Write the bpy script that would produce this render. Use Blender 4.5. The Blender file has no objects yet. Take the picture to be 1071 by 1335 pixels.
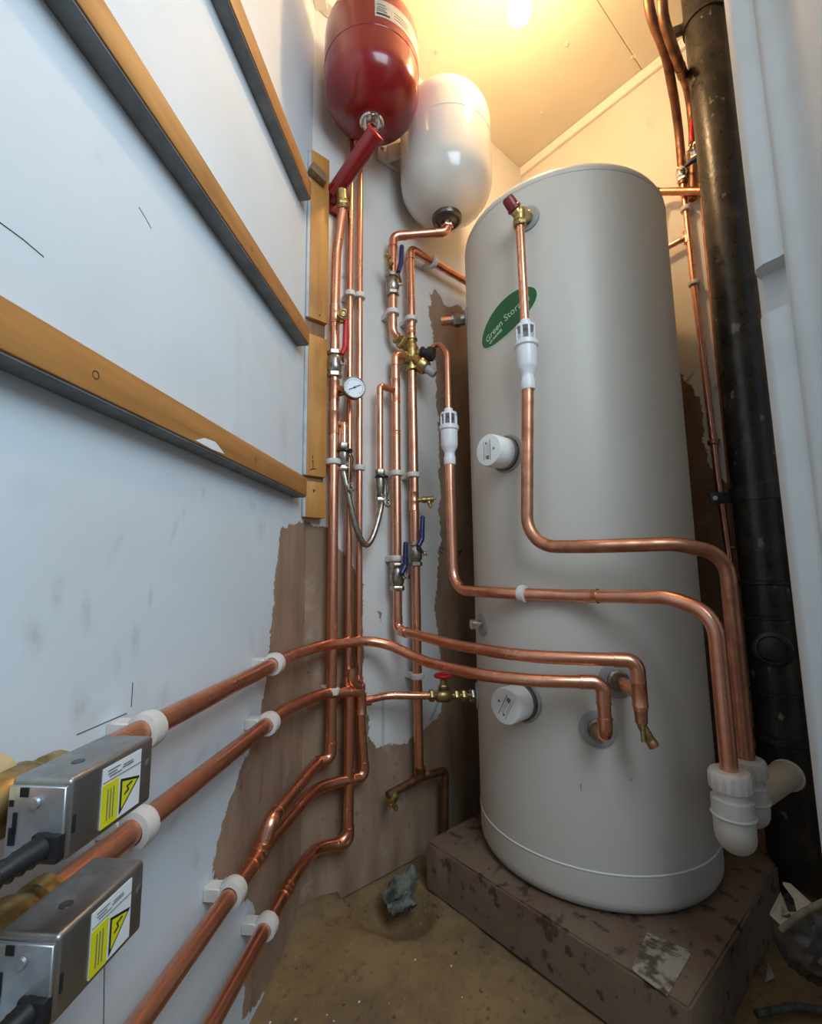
import bpy, bmesh, random
import numpy as np
from math import *
from mathutils import Vector, Matrix
random.seed(7); np.random.seed(7)
S = bpy.context.scene
COL = S.collection

# ------------------------------------------------------------------ camera
F = 605.; CX = 535.5; CY = 667.5
YAW = radians(49.5); PIT = radians(7.3); ROLL = radians(-0.7); CZ = 0.78
CAM = np.array([0, 0, CZ])
_fw = np.array([cos(YAW)*cos(PIT), sin(YAW)*cos(PIT), sin(PIT)])
_r0 = np.array([sin(YAW), -cos(YAW), 0]); _u0 = np.cross(_r0, _fw)
_R = cos(ROLL)*_r0 + sin(ROLL)*_u0; _U = -sin(ROLL)*_r0 + cos(ROLL)*_u0
cd = bpy.data.cameras.new('camera'); cam = bpy.data.objects.new('camera', cd); COL.objects.link(cam)
cd.sensor_fit = 'VERTICAL'; cd.sensor_height = 36; cd.lens = 36*F/1335; cd.clip_start = 0.02
cam.matrix_world = Matrix(((_R[0], _U[0], -_fw[0], 0), (_R[1], _U[1], -_fw[1], 0), (_R[2], _U[2], -_fw[2], CZ), (0, 0, 0, 1)))
S.camera = cam
# ------------------------------------------------------------------ world, daylight, exposure
W = bpy.data.worlds.new('overcast_sky'); S.world = W; W.use_nodes = True
wn = W.node_tree; bg = wn.nodes['Background']
tc = wn.nodes.new('ShaderNodeTexCoord'); sx = wn.nodes.new('ShaderNodeSeparateXYZ'); wr = wn.nodes.new('ShaderNodeValToRGB')
wn.links.new(tc.outputs['Generated'], sx.inputs[0]); wn.links.new(sx.outputs['Z'], wr.inputs[0]); wn.links.new(wr.outputs[0], bg.inputs[0])
wr.color_ramp.elements[0].position = 0.0; wr.color_ramp.elements[0].color = (.30, .31, .31, 1)
wr.color_ramp.elements[1].position = 0.08; wr.color_ramp.elements[1].color = (.62, .80, 1.0, 1)
bg.inputs[1].default_value = .30
DAY_W = 13.0; BULB_E = 225
al = bpy.data.lights.new('doorway_daylight', 'AREA'); al.shape = 'RECTANGLE'; al.size = 0.8; al.size_y = 1.0
al.energy = DAY_W; al.spread = radians(135); al.color = (.72, .88, 1.0)
alo = bpy.data.objects.new('doorway_daylight', al); COL.objects.link(alo)
alo.location = (.12, -.72, 1.95)
alo.rotation_euler = (Vector((0.2, .6, 1.20)) - alo.location).to_track_quat('-Z', 'Y').to_euler()
S.view_settings.view_transform = 'Standard'; S.view_settings.look = 'None'
S.view_settings.exposure = 0.30; S.view_settings.gamma = 1; S.view_settings.use_curve_mapping = False

# ------------------------------------------------------------------ placing helpers (metres)
YB = 1.05; XR = 1.55; ZC = 2.50            # back wall, right wall, ceiling
LA = radians(43.4)
LD = np.array([cos(LA), sin(LA), 0]); LN = np.array([sin(LA), -cos(LA), 0])   # left wall direction and normal
C0 = np.array([.551, YB, 0])               # floor corner of left and back wall
CC = np.array([1.152, .665]); CR = .275    # cylinder axis and radius
def ray(x, y):
    d = _fw + _R*(x-CX)/F - _U*(y-CY)/F
    return d/np.linalg.norm(d)
def pl(x, y, n, c):
    d = ray(x, y); n = np.array(n, float); return CAM + d*((c - n@CAM)/(n@d))
def B(x, y, off=.04): return pl(x, y, (0, 1, 0), YB-off)
def RW(x, y, off=.03): return pl(x, y, (1, 0, 0), XR-off)
def L(x, y, off=.04): return pl(x, y, LN, LN@C0+off)
def Z(x, y, z): return pl(x, y, (0, 0, 1), z)
def D(x, y, dist):
    d = ray(x, y); return CAM + d*dist/np.hypot(d[0], d[1])
def CY_(x, y, off=0):
    d = ray(x, y); h = d[:2]; a = h@h; b = -2*h@CC; c = CC@CC-(CR+off)**2
    return CAM + d*(-b-sqrt(max(b*b-4*a*c, 0)))/(2*a)
def LP(s, z, off=.04): return C0 + LD*s + LN*off + np.array([0, 0, z])
def CP(z, off=.04): return np.array([C0[0]+.398*off, YB-off, z])
def V(*a): return np.array(a, float)
def nrm(v): v = np.array(v, float); return v/np.linalg.norm(v)

# ------------------------------------------------------------------ materials
def mk(name): 
    m = bpy.data.materials.new(name); m.use_nodes = True
    return m, m.node_tree, m.node_tree.nodes['Principled BSDF']
def N(nt, t, **kw):
    n = nt.nodes.new(t)
    for k, v in kw.items():
        if k in ('operation', 'blend_type', 'data_type', 'attribute_name', 'use_clamp', 'wave_type', 'bands_direction', 'feature'): setattr(n, k, v)
        else: n.inputs[k].default_value = v
    return n
def c4(c): return (c[0], c[1], c[2], 1)
def ramp(nt, src, stops):
    r = nt.nodes.new('ShaderNodeValToRGB'); nt.links.new(src, r.inputs[0])
    e = r.color_ramp.elements
    while len(e) < len(stops): e.new(.5)
    for el, (p, c) in zip(e, stops): el.position = p; el.color = c4(c) if not isinstance(c, (int, float)) else (c, c, c, 1)
    return r.outputs[0]
def pos(nt, scale=(1, 1, 1)):
    g = nt.nodes.new('ShaderNodeNewGeometry'); mp = nt.nodes.new('ShaderNodeMapping')
    nt.links.new(g.outputs['Position'], mp.inputs[0]); mp.inputs['Scale'].default_value = scale
    return mp.outputs[0]
def noise(nt, vec, scale, detail=3, rough=.55):
    n = N(nt, 'ShaderNodeTexNoise', Scale=scale, Detail=detail, Roughness=rough); nt.links.new(vec, n.inputs['Vector']); return n.outputs['Fac']
def mixc(nt, fac, a, b, mode='MIX'):
    m = nt.nodes.new('ShaderNodeMix'); m.data_type = 'RGBA'; m.blend_type = mode
    for sock, val in ((m.inputs[0], fac), (m.inputs[6], a), (m.inputs[7], b)):
        if hasattr(val, 'links') or hasattr(val, 'is_linked'): nt.links.new(val, sock)
        else: sock.default_value = val if isinstance(val, (int, float)) else c4(val)
    return m.outputs[2]
def mth(nt, op, a, b=0, clamp=False):
    m = nt.nodes.new('ShaderNodeMath'); m.operation = op; m.use_clamp = clamp
    for s, v in ((m.inputs[0], a), (m.inputs[1], b)):
        if isinstance(v, (int, float)): s.default_value = v
        else: nt.links.new(v, s)
    return m.outputs[0]
def bump(nt, bs, h, strength=.2, dist=.002):
    b = N(nt, 'ShaderNodeBump', Strength=strength, Distance=dist); nt.links.new(h, b.inputs['Height']); nt.links.new(b.outputs[0], bs.inputs['Normal'])
def mat(name, c1, c2=None, rough=.5, metal=0., scale=20, sc=(1, 1, 1), bstr=0, lo=.35, hi=.65, coat=0, r2=None):
    m, nt, bs = mk(name)
    bs.inputs['Metallic'].default_value = metal; bs.inputs['Roughness'].default_value = rough; bs.inputs['Base Color'].default_value = c4(c1)
    if coat: bs.inputs['Coat Weight'].default_value = coat; bs.inputs['Coat Roughness'].default_value = .05
    if c2 is not None:
        f = noise(nt, pos(nt, sc), scale)
        nt.links.new(ramp(nt, f, [(lo, c1), (hi, c2)]), bs.inputs['Base Color'])
        if r2 is not None: nt.links.new(ramp(nt, f, [(lo, rough), (hi, r2)]), bs.inputs['Roughness'])
        if bstr: bump(nt, bs, f, bstr)
    return m
M = {}
M['copper'] = mat('copper', (.86, .43, .28), (.66, .28, .17), .25, 1, 26, (1, 1, 1), 0, .3, .75, r2=.40)
M['copper_bright'] = mat('copper_bright', (.90, .46, .29), (.78, .34, .20), .22, 1, 60, r2=.32)
M['copper_dull'] = mat('copper_dull', (.66, .31, .19), (.42, .19, .11), .34, 1, 30, r2=.5)
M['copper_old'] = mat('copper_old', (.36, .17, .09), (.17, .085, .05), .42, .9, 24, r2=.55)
M['brass'] = mat('brass', (.55, .41, .17), (.30, .21, .085), .32, 1, 60, r2=.45)
M['nickel'] = mat('nickel', (.44, .40, .34), (.26, .23, .18), .28, 1, 70, r2=.4)
M['chrome'] = mat('chrome', (.70, .68, .65), None, .16, 1)
M['steel'] = mat('brushed_steel', (.46, .455, .45), (.36, .355, .35), .34, 1, 60, (1, 1, 1), 0, r2=.42)
M['zinc'] = mat('zinc_plate', (.62, .66, .70), (.44, .47, .50), .38, .85, 45, r2=.5)
M['steel_dark'] = mat('dark_steel', (.16, .15, .14), None, .35, 1)
M['white_plastic'] = mat('white_plastic', (.74, .73, .74), None, .35)
M['clip'] = mat('clip_plastic', (.66, .62, .58), (.58, .53, .48), .5, 0, 40)
M['clip'].node_tree.nodes['Principled BSDF'].inputs['Subsurface Weight'].default_value = .0
M['grey_plastic'] = mat('grey_plastic', (.34, .33, .32), None, .45)
M['black_plastic'] = mat('black_plastic', (.012, .012, .014), None, .4)
M['blue'] = mat('blue_vinyl', (.012, .014, .085), None, .32)
M['red_vinyl'] = mat('red_vinyl', (.50, .012, .015), None, .35)
M['red_cap'] = mat('dark_red_plastic', (.20, .012, .018), None, .35)
M['red_paint'] = mat('red_gloss_paint', (.25, .010, .012), (.21, .008, .010), .25, 0, 6, coat=.35)
M['white_paint'] = mat('white_gloss_paint', (.64, .615, .565), None, .2, coat=.4)
M['enamel'] = mat('cylinder_enamel', (.60, .56, .495), (.58, .54, .475), .42, 0, 3)
M['enamel_line'] = mat('cylinder_bead', (.80, .78, .74), None, .35)
M['green'] = mat('green_label', (.012, .115, .035), None, .4)
M['ink'] = mat('black_ink', (.012, .012, .013), None, .5)
M['ink_grey'] = mat('grey_ink', (.16, .16, .16), None, .5)
M['paper'] = mat('label_white', (.74, .76, .78), None, .45)
M['paper_dirty'] = mat('stained_paper', (.36, .31, .25), (.10, .065, .045), .7, 0, 48, lo=.44, hi=.60)
M['paper_warm'] = mat('label_cream', (.52, .46, .38), (.42, .37, .31), .5, 0, 60)
M['yellow'] = mat('label_yellow', (.70, .66, .01), None, .4)
M['pale_green'] = mat('label_lettering', (.50, .70, .50), None, .5)
M['white_edge'] = mat('white_painted_timber', (.50, .52, .53), (.38, .40, .41), .6, 0, 25, bstr=.15)
M['under'] = mat('shaded_grey_painted_timber', (.20, .215, .22), (.13, .14, .145), .6, 0, 25, bstr=.15)  # grey paint, darkened so the shade under the battens is in the colour
M['trap'] = mat('aged_white_plastic', (.62, .58, .53), (.54, .50, .45), .42, 0, 30)
M['pvc_cream'] = mat('cream_plastic', (.60, .52, .40), None, .45)
M['rag'] = mat('dirty_plastic_scrap', (.42, .36, .26), (.22, .18, .13), .6, 0, 40)
M['lagging'] = mat('grey_lagging', (.10, .09, .08), (.04, .035, .03), .8, 0, 60, bstr=.5)
M['rubble'] = mat('mortar_rubble', (.20, .205, .165), (.05, .05, .04), .9, 0, 28, bstr=.6, lo=.38, hi=.62)
M['grit'] = mat('grit', (.22, .16, .10), (.07, .045, .03), .9, 0, 80)
M['chip'] = mat('pale_plaster_chip', (.66, .62, .54), None, .85)
M['tan'] = mat('tan_card', (.52, .38, .20), (.40, .29, .15), .6, 0, 20)
M['hole'] = mat('dark_void', (.008, .008, .008), None, .9)
def iron():
    m, nt, bs = mk('painted_cast_iron')
    p = pos(nt); f = noise(nt, p, 16, 6); g = noise(nt, p, 70, 5)
    base = ramp(nt, f, [(.35, (.010, .009, .008)), (.58, (.028, .022, .016)), (.72, (.075, .052, .034))])
    sp = ramp(nt, noise(nt, pos(nt, (1, 1, .7)), 34, 3), [(.66, 0), (.72, 1)])
    nt.links.new(mixc(nt, sp, base, (.22, .17, .12)), bs.inputs['Base Color'])
    nt.links.new(ramp(nt, g, [(.3, .22), (.7, .5)]), bs.inputs['Roughness']); bump(nt, bs, f, .5, .004)
    return m
M['iron'] = iron()
M['iron_ring'] = mat('cast_iron_collar', (.03, .026, .022), (.012, .011, .010), .35, 0, 40, bstr=.3)
def wood(name, c1, c2, ax):
    m, nt, bs = mk(name); sc = [28, 28, 28]; sc[ax] = 1.6
    f = noise(nt, pos(nt, sc), 3.0, 5); g = noise(nt, pos(nt), 9, 3)
    col = ramp(nt, f, [(.3, c1), (.7, c2)])
    col = mixc(nt, ramp(nt, g, [(.45, 0.), (.8, .5)]), col, tuple(x*.55 for x in c2))
    fl = ramp(nt, noise(nt, pos(nt), 22, 4), [(.72, 0.), (.75, 1.)])
    nt.links.new(mixc(nt, fl, col, (.60, .55, .47)), bs.inputs['Base Color']); bs.inputs['Roughness'].default_value = .55; bump(nt, bs, f, .15, .001)
    return m
def wood_rot(name, c1, c2):       # grain along the left wall
    m, nt, bs = mk(name)
    g0 = nt.nodes.new('ShaderNodeNewGeometry'); rot = nt.nodes.new('ShaderNodeVectorRotate'); rot.rotation_type = 'Z_AXIS'
    nt.links.new(g0.outputs['Position'], rot.inputs['Vector']); rot.inputs['Angle'].default_value = -LA
    mp = nt.nodes.new('ShaderNodeMapping'); nt.links.new(rot.outputs[0], mp.inputs[0]); mp.inputs['Scale'].default_value = (1.6, 28, 28)
    f = noise(nt, mp.outputs[0], 3.0, 5); g = noise(nt, pos(nt), 8, 3)
    col = ramp(nt, f, [(.3, c1), (.7, c2)])
    col = mixc(nt, ramp(nt, g, [(.5, 0.), (.8, .45)]), col, tuple(x*.5 for x in c2))
    fl = ramp(nt, noise(nt, pos(nt), 16, 4), [(.73, 0.), (.76, 1.)])
    nt.links.new(mixc(nt, fl, col, (.60, .57, .52)), bs.inputs['Base Color']); bs.inputs['Roughness'].default_value = .5; bump(nt, bs, f, .15, .001)
    return m
M['batten'] = wood_rot('varnished_batten', (.50, .235, .065), (.37, .16, .04))
M['post'] = wood('varnished_post', (.56, .265, .06), (.43, .185, .04), 2)
M['post_core'] = wood('rough_timber', (.26, .15, .07), (.17, .09, .04), 2)

def wall_mat(name, paint, paint2, brown1, brown2, stains=True):
    m, nt, bs = mk(name)
    p = pos(nt)
    a = N(nt, 'ShaderNodeAttribute', attribute_name='bare'); st = N(nt, 'ShaderNodeAttribute', attribute_name='stain'); sc = N(nt, 'ShaderNodeAttribute', attribute_name='scratch')
    n1 = noise(nt, p, 22, 6, .65); n2 = noise(nt, p, 5, 4); n3 = noise(nt, pos(nt, (1, 1, .25)), 14, 5)
    edge = mth(nt, 'ADD', a.outputs['Fac'], mth(nt, 'MULTIPLY', mth(nt, 'SUBTRACT', n1, .5), .055))
    mask = mth(nt, 'MULTIPLY', edge, 500, True)
    pc = ramp(nt, n2, [(.35, paint), (.7, paint2)])
    stn = mth(nt, 'MULTIPLY', mth(nt, 'MULTIPLY', st.outputs['Fac'], ramp(nt, noise(nt, p, 60, 5, .7), [(.30, .2), (.6, 1.)])), 1.0, True)
    pc = mixc(nt, mth(nt, 'MULTIPLY', stn, .75), pc, (.29, .285, .28))
    pc = mixc(nt, mth(nt, 'MULTIPLY', sc.outputs['Fac'], .7), pc, (.10, .10, .10))
    bc = ramp(nt, n3, [(.32, brown1), (.5, tuple((x+y)/2 for x, y in zip(brown1, brown2))), (.68, brown2)])
    bc = mixc(nt, ramp(nt, noise(nt, p, 30, 5, .7), [(.62, 0.), (.72, .8)]), bc, tuple(x*.35 for x in brown2))
    bc = mixc(nt, ramp(nt, noise(nt, p, 11, 4, .7), [(.60, 0.), (.74, .6)]), bc, (.42, .36, .31))
    nt.links.new(mixc(nt, mask, pc, bc), bs.inputs['Base Color'])
    nt.links.new(ramp(nt, mask, [(0, .55), (1, .8)]), bs.inputs['Roughness'])
    h = mth(nt, 'ADD', mth(nt, 'MULTIPLY', mask, -.6), mth(nt, 'MULTIPLY', noise(nt, p, 38, 4), .35))
    bump(nt, bs, h, .35, .002)
    return m
M['plaster'] = wall_mat('painted_plaster', (.68, .66, .63), (.62, .60, .57), (.37, .24, .155), (.20, .12, .072))
M['board'] = wall_mat('painted_board', (.64, .715, .775), (.61, .665, .705), (.40, .265, .175), (.235, .148, .095))
M['wall_right'] = wall_mat('cream_plaster', (.70, .66, .58), (.63, .585, .50), (.30, .185, .11), (.16, .095, .055))
M['ceiling'] = mat('ceiling_paint', (.72, .655, .52), (.68, .615, .485), .6, 0, 4)
M['trim'] = mat('trim_paint', (.80, .76, .67), None, .5)
M['render'] = mat('white_render', (.60, .62, .62), (.54, .56, .56), .6, 0, 7, bstr=.2)
def floor_mat():
    m, nt, bs = mk('dusty_concrete')
    p = pos(nt); n1 = noise(nt, p, 5, 6, .65); n2 = noise(nt, p, 55, 5, .7); n3 = noise(nt, p, 140, 2)
    c = ramp(nt, n1, [(.3, (.115, .078, .045)), (.5, (.225, .14, .062)), (.7, (.29, .18, .075))])
    c = mixc(nt, ramp(nt, n2, [(.55, 0.), (.72, .75)]), c, (.075, .05, .03))
    c = mixc(nt, ramp(nt, n3, [(.70, 0.), (.74, .7)]), c, (.40, .33, .23))
    nt.links.new(c, bs.inputs['Base Color']); bs.inputs['Roughness'].default_value = .9; bump(nt, bs, n2, .5, .004)
    return m
M['floor'] = floor_mat()
def slab_mat():
    m, nt, bs = mk('stained_plinth')
    p = pos(nt); n1 = noise(nt, p, 7, 5); n2 = noise(nt, p, 26, 4, .6); n3 = noise(nt, p, 90, 4)
    c = ramp(nt, n1, [(.35, (.205, .125, .08)), (.5, (.19, .13, .085)), (.68, (.175, .10, .065))])
    c = mixc(nt, ramp(nt, n2, [(.57, 0.), (.635, .85)]), c, (.05, .026, .016))
    c = mixc(nt, ramp(nt, n3, [(.5, 0.), (.8, .4)]), c, (.13, .10, .07))
    nt.links.new(c, bs.inputs['Base Color']); bs.inputs['Roughness'].default_value = .75; bump(nt, bs, n3, .35, .003)
    return m
M['slab'] = slab_mat()
def emis(name, c, s):
    m, nt, bs = mk(name); bs.inputs['Emission Color'].default_value = c4(c); bs.inputs['Emission Strength'].default_value = s; bs.inputs['Base Color'].default_value = c4(c); return m
M['bulb'] = emis('lit_bulb', (1.0, .64, .31), BULB_E)

# ------------------------------------------------------------------ mesh builder
def frame(ax):
    ax = Vector(ax).normalized(); h = Vector((0, 0, 1)) if abs(ax.z) < .9 else Vector((1, 0, 0))
    u = ax.cross(h).normalized(); return ax, u, ax.cross(u).normalized()
def fillet(pts, rad, seg=8):
    pts = [Vector(p) for p in pts]
    n = len(pts); rads = rad if isinstance(rad, (list, tuple)) else [rad]*n
    out = [pts[0]]
    for i in range(1, n-1):
        a, b, c = pts[i-1], pts[i], pts[i+1]
        d1 = (a-b); d2 = (c-b); l1, l2 = d1.length, d2.length; d1.normalize(); d2.normalize()
        ang = d1.angle(d2); r = rads[i]
        if pi-ang < .02 or r < 1e-5: out.append(b); continue
        t = min(r/tan(ang/2), l1*.48, l2*.48); r = t*tan(ang/2)
        bis = (d1+d2).normalized(); cen = b + bis*(r/sin(ang/2))
        p1 = b+d1*t; p2 = b+d2*t; v1 = p1-cen; v2 = p2-cen; sw = v1.angle(v2)
        ax = v1.cross(v2).normalized(); k = max(2, int(seg*sw/(pi/2))+1)
        for j in range(k+1): out.append(cen + Matrix.Rotation(sw*j/k, 3, ax) @ v1)
    out.append(pts[-1]); return out
class MB:
    def __init__(s): s.bm = bmesh.new()
    def path(s, P, r, n=14, caps=True, rr=None):
        P = [Vector(p) for p in P]; m = len(P)
        T = []
        for i in range(m):
            t = (P[min(i+1, m-1)]-P[max(i-1, 0)]); T.append(t.normalized())
        ax, u, v = frame(T[0]); rings = []
        for i in range(m):
            if i: 
                q = T[i-1].rotation_difference(T[i]); u = q @ u
            u = (u - T[i]*u.dot(T[i])).normalized(); v = T[i].cross(u)
            ri = rr[i] if rr else r
            rings.append([s.bm.verts.new(P[i] + (u*cos(2*pi*k/n) + v*sin(2*pi*k/n))*ri) for k in range(n)])
        for a, b in zip(rings, rings[1:]):
            for k in range(n): s.bm.faces.new((a[k], a[(k+1) % n], b[(k+1) % n], b[k]))
        if caps: s.bm.faces.new(rings[0][::-1]); s.bm.faces.new(rings[-1])
        return s
    def tube(s, pts, r, bend=.05, n=14, seg=8): return s.path(fillet(pts, bend, seg), r, n)
    def lathe(s, o, ax, prof, n=24, caps=True):
        o = Vector(o); ax, u, v = frame(ax); rings = []
        for r, h in prof:
            rings.append([s.bm.verts.new(o+ax*h+(u*cos(2*pi*k/n)+v*sin(2*pi*k/n))*max(r, 1e-5)) for k in range(n)])
        for a, b in zip(rings, rings[1:]):
            for k in range(n): s.bm.faces.new((a[k], a[(k+1) % n], b[(k+1) % n], b[k]))
        if caps: s.bm.faces.new(rings[0][::-1]); s.bm.faces.new(rings[-1])
        return s
    def cyl(s, a, b, r, r2=None, n=20):
        a = Vector(a); b = Vector(b); d = (b-a); return s.lathe(a, d, [(r, 0), (r if r2 is None else r2, d.length)], n)
    def hexn(s, c, ax, r, h):
        ax = nrm(ax); return s.lathe(V(*c)-ax*h/2, ax, [(r*.92, 0), (r, h*.12), (r, h*.88), (r*.92, h)], 6)
    def ring(s, c, ax, R, r, n=28, m=10, arc=2*pi):
        ax, u, v = frame(ax); c = Vector(c); rings = []
        full = arc > 6.28; cnt = n if full else n+1
        for i in range(cnt):
            a = arc*i/n; d = u*cos(a)+v*sin(a)
            rings.append([s.bm.verts.new(c+d*(R+r*cos(2*pi*k/m))+ax*r*sin(2*pi*k/m)) for k in range(m)])
        prs = list(zip(rings, rings[1:])) + ([(rings[-1], rings[0])] if full else [])
        for a, b in prs:
            for k in range(m): s.bm.faces.new((a[k], b[k], b[(k+1) % m], a[(k+1) % m]))
        if not full: s.bm.faces.new(rings[0]); s.bm.faces.new(rings[-1][::-1])
        return s
    def sphere(s, c, r, sc=(1, 1, 1), seg=18):
        mx = Matrix.Translation(Vector(c)) @ Matrix.Diagonal((r*sc[0], r*sc[1], r*sc[2], 1))
        bmesh.ops.create_uvsphere(s.bm, u_segments=seg, v_segments=seg//2+2, radius=1, matrix=mx); return s
    def box(s, c, ax, ay, az, sx, sy, sz, bev=0, bseg=2):
        ax, ay, az = (Vector(nrm(a)) for a in (ax, ay, az)); c = Vector(c)
        t = bmesh.new(); 
        mx = Matrix.Translation(c) @ Matrix((( *(ax*sx), ), ( *(ay*sy), ), ( *(az*sz), ))).transposed().to_4x4()
        bmesh.ops.create_cube(t, size=1, matrix=mx)
        if bev: bmesh.ops.bevel(t, geom=t.edges[:], offset=bev, segments=bseg, affect='EDGES', profile=.5)
        s.merge(t); return s
    def merge(s, t):
        me = bpy.data.meshes.new('tmp'); t.to_mesh(me); t.free(); s.bm.from_mesh(me); bpy.data.meshes.remove(me)
    def prism(s, poly, d):
        d = Vector(d); a = [s.bm.verts.new(Vector(p)) for p in poly]; b = [s.bm.verts.new(Vector(p)+d) for p in poly]; n = len(a)
        s.bm.faces.new(a[::-1]); s.bm.faces.new(b)
        for k in range(n): s.bm.faces.new((a[k], a[(k+1) % n], b[(k+1) % n], b[k]))
        return s
    def obj(s, name, m, parent=None, smooth=True, ang=42):
        bmesh.ops.recalc_face_normals(s.bm, faces=s.bm.faces[:])
        me = bpy.data.meshes.new(name); s.bm.to_mesh(me); s.bm.free()
        return link(name, me, m, parent, smooth, ang)
def wloc(o):
    p = Vector((0, 0, 0))
    while o: p += o.location; o = o.parent
    return p
def link(name, me, m, parent=None, smooth=True, ang=42):
    n = len(me.vertices); co = np.empty(n*3, np.float32); me.vertices.foreach_get('co', co); co = co.reshape(-1, 3)
    lo, hi = co.min(0), co.max(0); c = (lo+hi)/2
    if parent is None: c[2] = lo[2]
    co -= c; me.vertices.foreach_set('co', co.ravel())
    me.materials.append(M[m])
    if smooth:
        me.polygons.foreach_set('use_smooth', [True]*len(me.polygons)); me.set_sharp_from_angle(angle=radians(ang))
    me.update()
    o = bpy.data.objects.new(name, me); COL.objects.link(o)
    if parent: o.parent = parent; o.location = Vector(c.tolist()) - wloc(parent)
    else: o.location = c.tolist()
    return o
def thing(name, loc, label, cat, group=None):
    o = bpy.data.objects.new(name, None); COL.objects.link(o); o.location = [float(x) for x in loc]; o.empty_display_size = .03
    return tag(o, label, cat, group)
def tag(o, label, cat, group=None):
    o['label'] = label; o['category'] = cat
    if group: o['group'] = group
    return o
def struct(o): o['kind'] = 'structure'; return o
def text_mesh(body, size, fn, ext=.0004, sheer=0., bold=0.):
    cu = bpy.data.curves.new('txt', 'FONT'); cu.body = body; cu.size = size; cu.align_x = 'CENTER'; cu.align_y = 'CENTER'; cu.shear = sheer; cu.offset = bold
    cu.resolution_u = 3
    o = bpy.data.objects.new('txt', cu); COL.objects.link(o)
    me = bpy.data.meshes.new_from_object(o.evaluated_get(bpy.context.evaluated_depsgraph_get()))
    bpy.data.objects.remove(o); bm = bmesh.new(); bm.from_mesh(me); bpy.data.meshes.remove(me)
    g = bmesh.ops.extrude_face_region(bm, geom=bm.faces[:])
    for v in [e for e in g['geom'] if isinstance(e, bmesh.types.BMVert)]: v.co.z += ext
    for v in bm.verts: v.co = Vector(fn(v.co.x, v.co.y, v.co.z))
    return bm
def sdf(poly, P):
    poly = np.array(poly, float); n = len(poly); d = np.full(len(P), 1e9); ins = np.zeros(len(P), bool)
    for i in range(n):
        a, b = poly[i], poly[(i+1) % n]; e = b-a; w = P-a
        t = np.clip((w@e)/(e@e+1e-12), 0, 1); d = np.minimum(d, np.hypot(*(w-np.outer(t, e)).T))
        c = ((a[1] <= P[:, 1]) & (b[1] > P[:, 1])) | ((b[1] <= P[:, 1]) & (a[1] > P[:, 1]))
        with np.errstate(divide='ignore', invalid='ignore'): xi = a[0]+(P[:, 1]-a[1])/(e[1] if e[1] else 1e-9)*e[0]
        ins ^= c & (P[:, 0] < xi)
    return np.where(ins, d, -d)
def wall(name, o, ud, nd, ul, zl, step, m, polys=(), stains=(), scratches=(), thick=.05):
    """grid surface with a solid back; polys = bare patches in (u,z); stains = (u,z,ru,rz,angle,strength)"""
    o = np.array(o, float); ud = np.array(ud, float); nd = np.array(nd, float)
    nu = int(round(ul/step))+1; nz = int(round(zl/step))+1
    u = np.linspace(0, ul, nu); z = np.linspace(0, zl, nz); U, Zz = np.meshgrid(u, z); P = np.stack([U.ravel(), Zz.ravel()], 1)
    co = o + P[:, :1]*ud + P[:, 1:]*np.array([0, 0, 1.])
    idx = np.arange(nu*nz).reshape(nz, nu)
    q = np.stack([idx[:-1, :-1], idx[:-1, 1:], idx[1:, 1:], idx[1:, :-1]], -1).reshape(-1, 4)
    back = np.array([o-nd*thick+ud*a+np.array([0, 0, b]) for a, b in ((0, 0), (ul, 0), (ul, zl), (0, zl))]); k = len(co)
    cs = [idx[0, 0], idx[0, -1], idx[-1, -1], idx[-1, 0]]
    faces = q.tolist() + [[k, k+3, k+2, k+1]] + [[cs[i], cs[(i+1) % 4], k+(i+1) % 4, k+i] for i in range(4)]
    me = bpy.data.meshes.new(name); me.from_pydata(np.vstack([co, back]).tolist(), [], faces)
    bare = np.full(len(P), -1.)
    for pg in polys: bare = np.maximum(bare, sdf(pg, P))
    stn = np.zeros(len(P))
    for (a, b, ru, rz, an, s) in stains:
        du, dz = P[:, 0]-a, P[:, 1]-b; x = du*cos(an)+dz*sin(an); y = -du*sin(an)+dz*cos(an)
        stn = np.maximum(stn, s*np.clip(1.15*(1-np.sqrt((x/ru)**2+(y/rz)**2)), 0, 1))
    scr = np.zeros(len(P))
    for (a, b, w, s) in scratches:
        a, b = np.array(a), np.array(b); e = b-a; w_ = P-a; t = np.clip((w_@e)/(e@e), 0, 1)
        scr = np.maximum(scr, s*np.clip(1.5-np.hypot(*(w_-np.outer(t, e)).T)/w, 0, 1))
    for nm, arr in (('bare', bare), ('stain', stn), ('scratch', scr)):
        at = me.attributes.new(nm, 'FLOAT', 'POINT'); at.data.foreach_set('value', np.concatenate([arr, np.zeros(4)]).astype(np.float32))
    ob = link(name, me, m, None, False); return struct(ob)

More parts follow.
